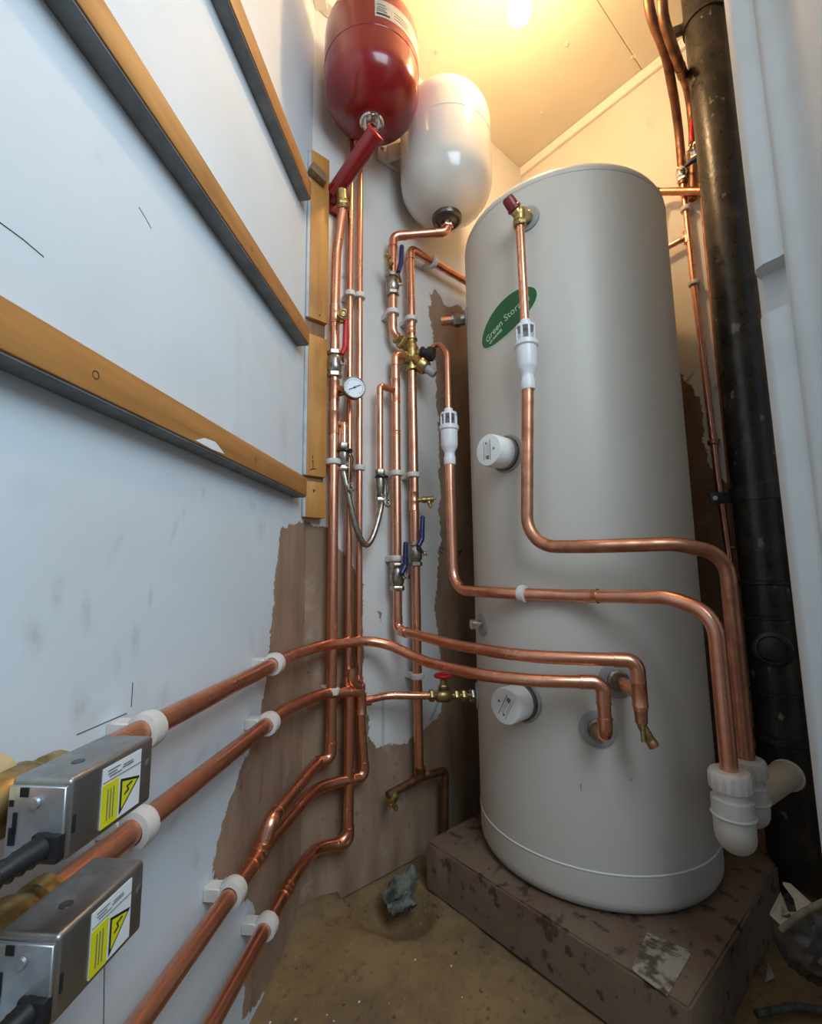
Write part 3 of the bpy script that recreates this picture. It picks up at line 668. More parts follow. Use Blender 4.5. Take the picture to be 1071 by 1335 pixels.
# ------------------------------------------------------------------ clips
clip((xv2, YB-.035, B(456, 384, .035)[2]), UP, OB, .035, R15, 'white clip on the second riser, at the height of the red lever')
clip((xv3, YB-.035, B(470, 387, .035)[2]), UP, OB, .035, R15, 'white clip on the third riser, at the height of the red lever')
clip((xv1, YB-.04, B(433, 602, .04)[2]), UP, OB, .04, R22, 'white clip holding the fat pipe beside the filling loop valve')
clip((xv3, YB-.035, B(468, 610, .035)[2]), UP, OB, .035, R15, 'white clip on the third riser, inside the filling loop')
clip((xv5, YB-.045, B(515, 617, .045)[2]), UP, OB, .045, R22, 'white clip right of the right filling loop valve')
clip((xv6, YB-.045, B(537, 619, .045)[2]), UP, OB, .045, R22, 'white clip on the manifold riser above the small drain cock')
clip((v7x, YB-.045, B(510, 407, .045)[2]), UP, OB, .045, R22, 'white clip just under the topmost blue-levered valve')
clip((xv6, YB-.045, B(534, 416, .045)[2]), UP, OB, .045, R22, 'white clip on the riser just above the brass manifold')
clip((B(564, 343, .045)[0], YB-.045, ztop), XP, OB, .045, R22, 'white clip on the level pipe going behind the cylinder top')
clip((xv5, YB-.045, B(515, 728, .045)[2]), UP, OB, .045, R22, 'white clip directly above the lower left blue-levered valve')
clip((xv6+.006, YB-.045, B(536, 883, .045)[2]), UP, OB, .045, R22, 'white clip on the riser left of the red wheel valve')
clip((xv1, YB-.04, B(432, 901, .04)[2]), UP, OB, .04, R22, 'white clip on the fat pipe behind the second left wall pipe')
clip((XR-.03, .4385, RW(893, 273, .03)[2]), UP, (-1, 0, 0), .03, R15, 'topmost clip on the thin riser of the right wall')
clip((XR-.03, .436, RW(903, 370, .03)[2]), UP, (-1, 0, 0), .03, R15, 'middle clip on the thin riser of the right wall')
clip((XR-.03, .425, RW(922, 578, .03)[2]), UP, (-1, 0, 0), .03, R15, 'lowest clip on the thin riser of the right wall, over bare brown plaster', 'copper_dull')
for (x, y, z, lb) in [(357, 862, .616, 'white clip on the top left wall pipe at the edge of the bare patch'), (192, 943, .6125, 'white clip on the top left wall pipe against the upper zone valve'),
                      (350, 938, .518, 'white clip on the second left wall pipe at the edge of the bare patch'), (180, 1076, .517, 'white clip on the second left wall pipe between the two zone valves'),
                      (303, 1157, .3192, 'white clip on the third left wall pipe in front of the copper elbow'), (347, 1207, .187, 'white clip on the lowest left wall pipe just above the floor')]:
    s = (L(x, y, .04)-C0)@LD
    clip(LP(s, z), LD, LN, .04, R22, lb, 'clip', .022)
q = at_px(v8b[3], v8b[4], 681); dirr = np.array(v8b[4])-np.array(v8b[3]); onr = nrm(np.append(q[:2]-CC, 0)); 
clip(q, dirr, onr, float(np.hypot(*(q[:2]-CC)))-CR, R22, 'white clip on the lower waste pipe crossing the cylinder front')

# ------------------------------------------------------------------ ball valves
def lev(pts, off): return [B(x, y, off) for x, y in pts]
valve((v7x, YB-.045, B(512, 372, .045)[2]), UP, (.62, -.78, 0), lev([(519, 355), (522.5, 342), (523.5, 322)], .088), 'blue', 'topmost blue-levered valve, on the pipe under the white vessel')
valve((xv5, YB-.045, B(515, 752, .045)[2]), UP, (.5, -.86, 0), lev([(523, 748), (528, 738), (528.5, 709)], .088), 'blue', 'lower left blue-levered valve, on the pipe left of the manifold riser', ln=.078)
valve((xv6+.004, YB-.045, B(538.5, 722, .045)[2]), UP, (.75, -.66, 0), lev([(545, 712), (549.5, 703), (550.5, 675)], .080), 'blue', 'lower right blue-levered valve, on the riser below the small drain cock', ln=.072)
valve((xv1, YB-.04, B(438.5, 476, .04)[2]), UP, (.55, -.83, 0), lev([(445.5, 462), (450, 452), (450.5, 420)], .088), 'red_vinyl', 'red-levered valve on the fat pipe above the pressure gauge', ln=.075)

# ------------------------------------------------------------------ drain cocks
def cock(p, out, spout, label, m='brass', s=1.):
    p = V(*p); out = nrm(out); t = thing('drain_cock', p, label, 'drain valve')
    MB().lathe(p, out, [(.0065*s, 0), (.0065*s, .012*s), (.010*s, .014*s), (.010*s, .024*s), (.0085*s, .026*s), (.0085*s, .040*s), (.0095*s, .041*s), (.0095*s, .046*s)], 14).obj('cock_body', m, t)
    a = p+out*.030*s; d = nrm(spout)
    MB().lathe(a, d, [(.0055*s, 0), (.0055*s, .012*s), (.0065*s, .013*s), (.005*s, .017*s), (.0062*s, .018*s), (.0045*s, .026*s)], 12).obj('hose_spout', m, t)
    MB().box(p+out*.050*s, out, np.cross(out, (0, 0, 1)), (0, 0, 1), .008*s, .006*s, .006*s, .001, 1).obj('square_spindle', m, t)
    return t
cock((v7x-.01, YB-.05, B(505, 347, .05)[2]), (-.75, -.6, .12), (.05, -.6, -.75), 'brass drain cock poking left from the pipe under the white vessel')
cock((xv6+.01, YB-.052, B(541, 652, .05)[2]), (.72, -.68, .05), (.1, -.35, -.9), 'small brass drain cock above the lower right blue-levered valve')
cock(B(517, 1032, .055), (-.8, -.55, -.18), (.1, -.3, -.9), 'tarnished drain cock near the floor left of the plinth', 'brass')
ta = thing('drain_cock', (xv1, YB-.05, B(440, 412, .05)[2]), 'brass test point on the fat pipe above the red lever', 'drain valve')
p0 = V(xv1+.008, YB-.048, B(440, 415, .05)[2]); p1 = B(447.5, 408, .115)
MB().cyl(p0, p0+(p1-p0)*.75, .009, None, 14).hexn(p0+(p1-p0)*.55, p1-p0, .0125, .016).obj('cock_body', 'brass', ta)
MB().ring(p1, p1-p0, .0075, .0032).obj('open_ring', 'brass', ta)
MB().cyl(p0+(p1-p0)*.55, p0+(p1-p0)*.55+V(0, -.002, -.02), .006, .0045, 12).obj('hose_spout', 'brass', ta)
# ------------------------------------------------------------------ pressure gauge
g0 = V(xv1+.012, YB-.045, B(441, 514, .045)[2]); gc = B(462, 505, .105); gd = nrm(V(-.35, -.90, -.06))
t = thing('pressure_gauge', g0, 'round pressure gauge with white dial on the fat pipe', 'gauge')
MB().tube([g0, g0+V(.012, -.012, .004), gc-gd*.022], .0055, .01, 12).hexn(gc-gd*.026, gd, .009, .010).obj('gauge_stem', 'brass', t)
MB().lathe(gc-gd*.022, gd, [(.012, 0), (.027, .003), (.0285, .008), (.0285, .021), (.0270, .0225)], 32).obj('case', 'black_plastic', t)
MB().ring(gc, gd, .0268, .0020, 36, 8).obj('bezel', 'chrome', t)
di = MB().cyl(gc-gd*.001, gc+gd*.0006, .0260, None, 36).obj('dial', 'paper', t)
ga, gu, gv = frame(gd); gu, gv = np.array(gu), np.array(gv)
gr = nrm(np.cross(V(0, 0, 1), gd)); gup = np.cross(gd, gr)
if gr@_R < 0: gr = -gr
mb = MB()
for k in range(21):
    a = radians(225-270*k/20); d = gr*cos(a)+gup*sin(a); l = .004 if k % 5 else .0065
    mb.box(gc+d*(.0235-l/2)+gd*.001, d, np.cross(gd, d), gd, l, .0007, .0005)
mb.obj('scale_marks', 'ink', di)
hd = nrm(gr*.8+gup*.42)
MB().box(gc+gd*.002, hd, np.cross(gd, hd), gd, .034, .0017, .0006).cyl(gc, gc+gd*.003, .0026, None, 12).obj('needle', 'ink', t)

# ------------------------------------------------------------------ filling loop
fl = thing('filling_loop', B(475, 708, .06), 'braided filling loop hose hanging between two small valves', 'hose')
xa = x10b; ya = YB-.055; xb = x10; yb = YB-.05
def zq(x, y): return B(x, y, .055)[2]
def loopvalve(x, y, ys, knob):
    z0, z1, z2, z3, z4 = (zq(455, k) for k in ys)
    MB().hexn((x, y, (z0+z1)/2), UP, R15*1.55, z0-z1).obj('nut', 'nickel', fl)
    MB().lathe((x, y, z3), UP, [(R15*.9, 0), (R15*1.25, .004), (R15*1.25, (z1-z3)*.3), (R15*1.45, (z1-z3)*.4), (R15*1.45, (z1-z3)*.8), (R15*1.2, z1-z3)], 16).obj('valve_body', 'nickel', fl)
    MB().lathe((x+.003, y-.002, z2), UP, [(.017, -.0035), (.019, -.002), (.019, .002), (.017, .0035)], 22).obj('cap_collar', 'black_plastic', fl)
    MB().hexn((x, y, z3-.004), UP, R15*1.5, .014).obj('swivel_nut', 'chrome', fl)
    MB().cyl((x, y, z3-.008), (x, y, z4), R15*.95, None, 14).obj('ferrule', 'nickel', fl)
    kx = B(*knob, .075)
    st = [(x+.004, y-.016, z2), (x+.014, y-.022, (z2+z3)/2), (kx[0], kx[1]+.004, kx[2]+.010)]
    MB().tube(st, .0016, .02, 8).tube([(x-.004, y-.016, z2), (x+.006, y-.02, (z2+z3)/2+.004), (kx[0], kx[1]+.004, kx[2]+.010)], .0014, .02, 8).obj('strap', 'black_plastic', fl)
    MB().ring(kx, (.25, -.95, .1), .0085, .0042, 20, 8).obj('blanking_cap', 'chrome', fl)
    MB().cyl(kx+V(0, .006, 0), kx+V(0, .001, 0), .0065, None, 14).obj('cap_recess', 'black_plastic', fl)
    MB().cyl((x, y-.008, z3+.006), (x-.003, y-.022, z3+.005), .004, .004, 10).obj('screw_spindle', 'chrome', fl)
loopvalve(xa, ya, (579, 587, 589, 610, 620), (457, 635))
loopvalve(xb, yb, (605, 613, 615, 645, 657), (505, 656))
za, zb_ = zq(455, 619), zq(495, 656)
hz = B(474, 711, .06)[2]
hose = []
for k in range(33):
    a = k/32; ang = pi*a
    x = (xa+xb)/2 - (xb-xa)/2*cos(ang)
    ztop_ = za*(1-a)+zb_*a
    hose.append((x, YB-.056-.012*sin(ang), hz + (ztop_-hz)*abs(cos(ang))**1.8))
MB().path(hose, R15*.88, 14).obj('braided_hose', 'nickel', fl)

# ------------------------------------------------------------------ brass manifold
mc = V(xv6, YB-.045, B(536, 462, .045)[2])
mn = thing('pressure_manifold', mc-UP*.05, 'brass pressure reducing manifold joining four copper pipes left of the cylinder', 'valve')
z = lambda y: B(536, y, .045)[2]
MB().lathe((mc[0], mc[1], z(484)), UP, [(.013, 0), (.019, .003), (.019, .012), (.014, .014), (.016, .035), (.021, .045), (.021, .075), (.015, .086), (.015, z(442)-z(484)-.006), (.019, z(442)-z(484)-.005), (.019, z(442)-z(484))], 18).obj('manifold_body', 'brass', mn)
a = V(*v7[-1]); d = nrm(V(*v7[-1])-V(*v7[-2]))
MB().cyl(a-d*.045, mc+V(0, 0, .012), .0135, .015, 16).hexn(a-d*.030, d, .020, .018).hexn(a-d*.05, d, .017, .010).obj('upper_inlet', 'brass', mn)
a = V(xv5+.03, YB-.045, m1[2])
MB().cyl(a, V(mc[0], mc[1], m1[2]), .014, .015, 16).hexn(a+XP*.008, XP, .018, .014).obj('lower_outlet', 'brass', mn)
dd_ = nrm(B(568, 484, .10)-mc)
c_ = mc-UP*.012
MB().lathe(c_, dd_, [(.018, 0), (.020, .03), (.024, .034), (.024, .052), (.019, .058)], 20).obj('regulator_barrel', 'brass', mn)
MB().lathe(c_+dd_*.056, dd_, [(.013, 0), (.013, .03), (.011, .034)], 18).obj('regulator_cap', 'grey_plastic', mn)
rv0 = mc+V(.012, -.012, .004); rv1 = B(558, 461, .088); rd = nrm(rv1-rv0)
MB().cyl(rv0, rv1-rd*.018, .012, .012, 14).hexn(rv0+(rv1-rv0)*.45, rd, .0165, .012).obj('relief_branch', 'brass', mn)
MB().lathe(rv1-rd*.024, rd, [(.012, 0), (.019, .002), (.019, .008), (.015, .010), (.015, .022), (.021, .025), (.022, .038), (.018, .042)], 20).cyl(rv1, V(*v8[0])+(V(*v8[1])-V(*v8[0]))*.25, .013, .011, 14).obj('relief_cap', 'black_plastic', mn)

# ------------------------------------------------------------------ tundishes
def tundish(x, y, zt, zb, label, s=1.):
    t = thing('tundish', (x, y, zb), label, 'tundish', 'white tundishes'); h = zt-zb; o = (x, y, zb)
    R = .0225*s
    MB().lathe(o, UP, [(R*.66, 0), (R*.70, .003), (R*.70, h*.13), (R*.62, h*.15), (R*.62, h*.22), (R*.92, h*.30), (R*1.0, h*.34), (R*1.02, h*.60), (R*1.18, h*.62), (R*1.18, h*.68), (R*1.0, h*.70), (R*.9, h*.70), (R*.8, h*.5), (R*.4, h*.4)], 28).obj('cup', 'white_plastic', t)
    MB().lathe((x, y, zb+h*.88), UP, [(R*.98, 0), (R*1.0, .003), (R*.98, .006), (R*.55, .010), (R*.50, h*.12), (R*.38, h*.12), (R*.38, -.004), (R*.9, -.002)], 28).obj('inlet_cap', 'white_plastic', t)
    for k in range(8):
        a = 2*pi*k/8+.2; d = V(cos(a), sin(a), 0)
        MB().box(V(x, y, zb+h*.785)+d*R*.93, d, np.cross(UP, d), UP, R*.14, R*.22, h*.20, .0006, 1).obj('rib', 'white_plastic', t)
    MB().cyl((x, y, zb+h*.66), (x, y, zb+h*.90), R*.36, None, 14).obj('nozzle', 'grey_plastic', t)
    return t
tundish(y9[0]+.001, y9[1]+.001, z9(421), z9(511), 'large white tundish in front of the green oval label')
tundish(t8[0], t8[1], D(585, 533, d8)[2], D(586, 606, d8)[2], 'small white tundish left of the cylinder against the brown wall', 1.0)

# ================================================================== HOT WATER CYLINDER
hc = thing('hot_water_cylinder', (CC[0], CC[1], .11), 'tall pale grey hot water cylinder with a green oval label on a plinth', 'water heater')
Z0 = .111; ZT = 1.742; zs = .190
MB().lathe((CC[0], CC[1], zs), UP, [(CR-.003, 0), (CR, .003), (CR, ZT-zs-.030)], 96).obj('jacket', 'enamel', hc)
MB().lathe((CC[0], CC[1], Z0), UP, [(CR-.05, 0), (CR-.022, .001), (CR-.008, .008), (CR-.001, .02), (CR, .03), (CR, zs-Z0-.003), (CR-.003, zs-Z0)], 96).obj('base_skirt', 'enamel', hc)
MB().ring((CC[0], CC[1], zs), UP, CR-.0005, .0022, 96, 8).obj('skirt_bead', 'enamel_line', hc)
MB().lathe((CC[0], CC[1], ZT-.032), UP, [(CR-.002, 0), (CR-.0, .003), (CR-.001, .014), (CR-.006, .024), (CR-.016, .030), (CR-.035, .032), (.05, .036), (.0, .036)], 96).obj('top_cap', 'enamel', hc)
MB().ring((CC[0], CC[1], ZT-.031), UP, CR-.0008, .0014, 96, 6).obj('top_seam', 'grey_plastic', hc)
def cn(p): return nrm(np.append(np.array(p[:2])-CC, 0))
def rosette(x, y, r, m='nickel', name='port_plate', depth=.004):
    p = CY_(x, y, 0); n = cn(p)
    return MB().lathe(p-n*.010, n, [(r, 0), (r, .010+depth), (r-.003, .010+depth+.0015), (r*.55, .010+depth+.001), (r*.5, .010+depth-.002)], 30).obj(name, m, hc), p, n
o, p, n = rosette(804, 886, .036, 'grey_plastic'); MB().lathe(p, n, [(.021, 0), (.021, .010), (.017, .014), (.017, .026)], 20).obj('port_collar', 'nickel', o)
o, p, n = rosette(779, 950, .036, 'grey_plastic'); MB().lathe(p, n, [(.021, 0), (.021, .010), (.017, .014), (.017, .026)], 20).obj('port_collar', 'nickel', o)
o, p, n = rosette(686, 286, .032, 'grey_plastic'); MB().lathe(p, n, [(.018, 0), (.018, .010), (.013, .014), (.013, .03)], 20).obj('port_collar', 'brass', o)
# ports at the left edge of the jacket (seen nearly side-on)
def edgeport(x, y, r):
    d = ray(x, y); az = atan2(d[1], d[0]); 
    dist = np.hypot(*CC); half = asin(CR/dist); a0 = atan2(CC[1], CC[0])
    tdir = a0+half-.004; ln_ = sqrt(dist*dist-CR*CR)
    p = np.array([cos(tdir)*ln_, sin(tdir)*ln_, 0]); p[:2] = CC+(p[:2]-CC)/np.linalg.norm(p[:2]-CC)*CR
    p[2] = D(x, y, ln_)[2]; n = cn(p); n2 = nrm(n + V(cos(a0), sin(a0), 0)*-.25)
    n2 = cn(CC+0*n[:2]+0) if False else n
    # turn the port a little to the front so the plate shows
    c = np.array([cos(-.16)*n[0]-sin(-.16)*n[1]*-1*0, 0]); ang = atan2(n[1], n[0])
    return p, ang
def port_at(ang, z): 
    n = V(cos(ang), sin(ang), 0); return V(CC[0]+CR*n[0], CC[1]+CR*n[1], z), n
pe, ae = edgeport(627, 808, 0)
p, n = port_at(ae+.37, pe[2])
o = MB().lathe(p-n*.01, n, [(.029, 0), (.029, .013), (.026, .015), (.012, .0145)], 26).obj('port_plate', 'grey_plastic', hc)
MB().lathe(p+n*.003, n, [(.009, 0), (.009, .016), (.0125, .017), (.0125, .028), (.010, .030)], 16).obj('sensor_boss', 'chrome', o)
pe, ae = edgeport(607, 418, 0); p, n = port_at(ae+.02, pe[2])
o = MB().lathe(p-n*.012, n, [(.033, 0), (.033, .015), (.029, .017), (.012, .016)], 26).obj('port_plate', 'grey_plastic', hc)
MB().cyl(p, p+n*.075, R22, None, 18).obj('outlet_stub', 'copper', o)
MB().hexn(p+n*.028, n, .020, .020).cyl(p, p+n*.045, .0155).obj('outlet_nut', 'nickel', o)
pe, ae = edgeport(622, 907, 0); p, n = port_at(ae+.03, .452)
pfeed = p; nfeed = n
o = MB().lathe(p-n*.012, n, [(.034, 0), (.034, .015), (.030, .017), (.012, .016)], 26).obj('port_plate', 'grey_plastic', hc)
# immersion heater covers
def immersion(x, y, px, py, lab, flip):
    p = CY_(x, y, 0); n = cn(p)
    o = MB().lathe(p-n*.012, n, [(.046, 0), (.046, .014), (.043, .016), (.036, .016)], 32).obj('immersion_boss', 'grey_plastic', hc)
    MB().lathe(p+n*.003, n, [(.041, 0), (.041, .010), (.036, .012)], 32).obj('seal_ring', 'steel_dark', o)
    cv = MB().lathe(p+n*.012, n, [(.037, 0), (.0375, .003), (.0375, .050), (.0362, .0525), (.034, .053)], 36).obj('cover_cap', 'enamel_line', o)
    fc = p+n*.0652; r_ = nrm(np.cross(UP, n)); u_ = UP
    if r_@_R < 0: r_ = -r_
    a = radians(flip); r2 = r_*cos(a)+u_*sin(a); u2 = -r_*sin(a)+u_*cos(a)
    mb = MB()
    for (ox, oy, w, h) in [(.006, 0, .0016, .048), (-.013, 0, .0010, .044), (.001, .004, .0007, .026), (-.003, .002, .0007, .030), (-.009, -.003, .0007, .03)]: mb.box(fc+r2*ox+u2*oy, r2, u2, n, w, h, .0005)
    mb.box(fc+r2*-.002+u2*-.017, r2, u2, n, .009, .009, .0005).box(fc+r2*-.006+u2*.017, r2, u2, n, .004, .005, .0005).cyl(fc+r2*.017-n*.0003, fc+r2*.017+n*.0003, .0028, None, 12)
    mb.obj('printed_label', 'ink_grey', o)
    return o
immersion(660, 592, 0, 0, '', 0)
immersion(681, 913, 0, 0, '', 150)
# green oval label bent round the jacket
lc = CY_(658, 414, 0); la = atan2(lc[1]-CC[1], lc[0]-CC[0])
tilt = radians(24)
def onjacket(u, v, h):     # u grows to the right as seen from the room
    a = la + u/CR; r = CR+.0006+h
    return (CC[0]+r*cos(a), CC[1]+r*sin(a), lc[2]+v)
def oval(rx, ry, h, name, m, par, n=48, off=(0, 0)):
    mb = MB(); rows = 10; rings = []
    for i in range(1, rows+1):
        rings.append([mb.bm.verts.new(onjacket(*(lambda x, y: (x*cos(tilt)-y*sin(tilt)+off[0], x*sin(tilt)+y*cos(tilt)+off[1]))(rx*i/rows*cos(2*pi*k/n), ry*i/rows*sin(2*pi*k/n)), h)) for k in range(n)])
    c = mb.bm.verts.new(onjacket(off[0], off[1], h))
    edge = [mb.bm.verts.new(onjacket(*(lambda x, y: (x*cos(tilt)-y*sin(tilt)+off[0], x*sin(tilt)+y*cos(tilt)+off[1]))(rx*cos(2*pi*k/n), ry*sin(2*pi*k/n)), -.0006)) for k in range(n)]
    for k in range(n): mb.bm.faces.new((c, rings[0][k], rings[0][(k+1) % n]))
    for a, b in list(zip(rings, rings[1:])) + [(rings[-1], edge)]:
        for k in range(n): mb.bm.faces.new((a[k], b[k], b[(k+1) % n], a[(k+1) % n]))
    return mb.obj(name, m, par)
lab = oval(.094, .047, .0004, 'oval_label', 'pale_green', hc)
oval(.0915, .0445, .0008, 'label_field', 'green', lab)
def ontext(ox, oy):
    return lambda x, y, z_: onjacket((x+ox)*cos(tilt)-(y+oy)*sin(tilt), (x+ox)*sin(tilt)+(y+oy)*cos(tilt), .0008+z_)
mb = MB(); mb.bm.free(); mb.bm = text_mesh('Green Storage', .0245, ontext(-.002, -.004), sheer=.12); mb.obj('label_lettering', 'pale_green', lab, False)
mb = MB(); mb.bm.free(); mb.bm = text_mesh('UV RANGE', .0095, ontext(-.044, -.021), bold=.0003); mb.obj('label_lettering', 'pale_green', lab, False)
# small scuffs low on the jacket
for x, y, l_ in ((757, 1026, .016), (822, 1016, .007)):
    p = CY_(x, y, 0); n = cn(p); MB().box(p+n*.0002, n, UP, np.cross(n, UP), .0008, l_*.8, .0014).obj('scuff', 'ink_grey', hc, False)
# relief valve with dark red cap
rv = thing('relief_valve', pv, 'brass relief valve with a dark red cap at the top of the cylinder front', 'valve')
n = cn(pv); q0 = pv+n*.01; q1 = V(x9[0], x9[1], z9(283))
MB().cyl(q0, q1, .012, .013, 16).lathe(q1-UP*.026, UP, [(.0145, 0), (.0145, .010), (.0125, .012), (.014, .03), (.0155, .036), (.012, .044)], 18).hexn(q1-UP*.018, UP, .0165, .012).obj('valve_body', 'brass', rv)
cd_ = nrm(D(662, 260, d9-.02)-q1)
MB().lathe(q1+cd_*.004, cd_, [(.012, 0), (.013, .012), (.011, .015)], 16).obj('bonnet', 'brass', rv)
MB().lathe(q1+cd_*.016, cd_, [(.0125, 0), (.0165, .003), (.0165, .008), (.0145, .010), (.0140, .030), (.012, .034), (.008, .034), (.007, .031)], 12).obj('red_cap', 'red_cap', rv)
# gate valve with red wheel
gv_ = thing('gate_valve', (.87, .90, .44), 'brass gate valve with red handwheel left of the lower immersion cover', 'valve')
ga_ = V(*f[-1]); gb_ = pfeed+nfeed*.004; gd_ = nrm(gb_-ga_); gl = np.linalg.norm(gb_-ga_)
gm = ga_+gd_*gl*.28
MB().cyl(ga_-gd_*.004, gb_, .0095, None, 16).lathe(gm-gd_*.022, gd_, [(.010, 0), (.016, .006), (.017, .022), (.016, .038), (.010, .044)], 16).obj('valve_body', 'brass', gv_)
for k in (.03, .56, .72): MB().hexn(ga_+gd_*gl*k, gd_, .0155, .013).obj('nut', 'brass', gv_)
MB().hexn(ga_+gd_*gl*.93, gd_, .018, .016).obj('chrome_nut', 'nickel', gv_)
MB().cyl(gm, gm+UP*.040, .0095, .0075, 14).hexn(gm+UP*.022, UP, .013, .010).cyl(gm+UP*.04, gm+UP*.052, .004, None, 10).obj('stem', 'brass', gv_)
wc = gm+UP*.050; mb = MB().ring(wc, UP, .0195, .0045, 26, 10).cyl(wc-UP*.004, wc+UP*.005, .007, None, 14)
for k in range(4): a = pi*k/2+.4; mb.cyl(wc, wc+V(cos(a), sin(a), 0)*.019, .0028, None, 8)
mb.obj('handwheel', 'red_vinyl', gv_)
# drain cock with open mouth at the end of the upper low port pipe
dk = thing('drain_cock', e2c-UP*.06, 'brass drain cock hanging below the right low port with open mouth', 'drain valve')
e2d = e2c-UP*.012
MB().cyl(e2c+UP*.004, e2c-UP*.022, R22*.92, R22*.86, 16).obj('cock_neck', 'copper_dull', dk)
sp = nrm(V(.22, -.40, -.85))
MB().tube([e2c-UP*.018, e2c-UP*.026, e2c-UP*.028+sp*.034], .0085, .01, 14).obj('cock_body', 'brass', dk)
MB().lathe(e2c-UP*.028+sp*.026, sp, [(.0085, 0), (.0098, .004), (.0098, .012), (.0065, .0125), (.006, .006)], 16).obj('open_mouth', 'copper_dull', dk)
MB().cyl(e2c-UP*.022+V(-.006, -.004, 0), e2c-UP*.052+V(-.010, -.006, 0), .0048, .004, 10).obj('spindle', 'brass', dk)

# ================================================================== EXPANSION VESSELS
TR = V(.651, .905, 0); RR = .128
zr0 = D(487, 160, np.hypot(*TR[:2]))[2]      # underside of red vessel
rvs = thing('expansion_vessel', (TR[0], TR[1], zr0), 'glossy red expansion vessel hanging high in the corner on a red arm', 'vessel')
hr = .33; k_ = hr/2
def vessel(o, R, h, e=.10): 
    pr = []
    for i in range(13): a = pi/2*i/12; pr.append((max(R*sin(a), .001), e*(1-cos(a))))
    pr2 = [(R, e+(h-2*e)*.5-.004)]
    return pr, pr2
def half(cx, cy, z0, R, h, e, up, name, m, par):
    pr = [(max(R*sin(pi/2*i/14)**.92, .001), e*(1-cos(pi/2*i/14))) for i in range(15)] + [(R, h)]
    return MB().lathe((cx, cy, z0), UP if up else -UP, pr, 56).obj(name, m, par)
half(TR[0], TR[1], zr0, RR, hr*.42, .082, True, 'lower_shell', 'red_paint', rvs)
half(TR[0], TR[1], zr0+hr, RR, hr*.58, .10, False, 'upper_shell', 'red_paint', rvs)
MB().ring((TR[0], TR[1], zr0+hr*.42), UP, RR-.0005, .0016, 56, 6).obj('seam', 'red_paint', rvs)
MB().lathe((TR[0], TR[1], zr0+.012), -UP, [(.033, 0), (.033, .014), (.030, .017), (.024, .015), (.022, .012), (.016, .012), (.015, .028), (.012, .03)], 28).obj('connection_flange', 'chrome', rvs)
# label on the red vessel
la0 = atan2(-TR[1], -TR[0])
zl0, zl1 = zr0+hr*.49, zr0+hr*.49+.05
def curved(c, R, a0, a1, z0, z1, h, name, m, par, n=20):
    mb = MB(); lo = []; hi = []; li = []; hi2 = []
    for k in range(n+1):
        a = a0+(a1-a0)*k/n
        for arr, r, z_ in ((lo, R+h, z0), (hi, R+h, z1), (li, R-.001, z0), (hi2, R-.001, z1)): arr.append(mb.bm.verts.new((c[0]+r*cos(a), c[1]+r*sin(a), z_)))
    for k in range(n):
        mb.bm.faces.new((lo[k], lo[k+1], hi[k+1], hi[k])); mb.bm.faces.new((li[k], lo[k], lo[k+1], li[k+1])[::-1]); mb.bm.faces.new((hi[k], hi[k+1], hi2[k+1], hi2[k])[::-1])
    mb.bm.faces.new((lo[0], hi[0], hi2[0], li[0])); mb.bm.faces.new((lo[n], li[n], hi2[n], hi[n]))
    return mb.obj(name, m, par)
rl = curved(TR, RR, la0+.06, la0+1.35, zl0, zl1, .0006, 'rating_label', 'paper_warm', rvs)
curved(TR, RR, la0+.09, la0+.36, zl0+.006, zl0+.011, .0010, 'label_print', 'ink', rl, 6)
for i, (a, b, z_) in enumerate([(.10, .30, .016), (.10, .26, .021), (.12, .30, .027), (.10, .28, .034), (.45, .9, .012), (.45, .8, .02), (.45, .95, .028)]): curved(TR, RR, la0+a, la0+b, zl0+z_, zl0+z_+.0025, .0010, 'label_print', 'ink_grey', rl, 6)
# red arm from wall plate to the vessel
arm = thing('vessel_bracket', B(437, 250, .02), 'red tubular wall arm carrying the red vessel, with screwed wall plate', 'bracket')
aw = B(437, 249, .035); ae_ = D(489, 174, np.hypot(*TR[:2])-.035)
conn = V(TR[0], TR[1], zr0-.005)
ad = nrm(ae_-aw)
MB().cyl(aw-ad*.01, ae_, .021, .0235, 24).obj('arm_tube', 'red_paint', arm)
MB().lathe(ae_-ad*.004, ad, [(.0235, 0), (.025, .002), (.025, .007), (.022, .009), (.019, .006)], 24).obj('arm_cap', 'red_vinyl', arm)
MB().cyl(conn-UP*.03+V(0, 0, .0), ae_-ad*.02, .015, .018, 18).obj('vessel_socket', 'red_paint', arm)
MB().box((aw[0]-.002, YB-.006, aw[2]-.004), XP, (0, 1, 0), UP, .062, .012, .085, .004).cyl((aw[0], YB-.01, aw[2]), aw+ad*.005, .026, .0215, 22).obj('wall_plate', 'red_paint', arm)
for dz in (-.03, .03): MB().lathe((aw[0]-.015, YB-.012, aw[2]-.004+dz), OB, [(.006, 0), (.0055, .003), (.002, .0035)], 12).obj('screw_head', 'chrome', arm)
MB().cyl(aw+V(.006, -.022, -.012), v1a+V(0, 0, -.012), .0145, .0155, 18).hexn(v1a+V(0, 0, .004), UP, .019, .016).ring(v1a-V(0, 0, .008), UP, .0145, .003, 20, 8).obj('union_nut', 'brass', arm)
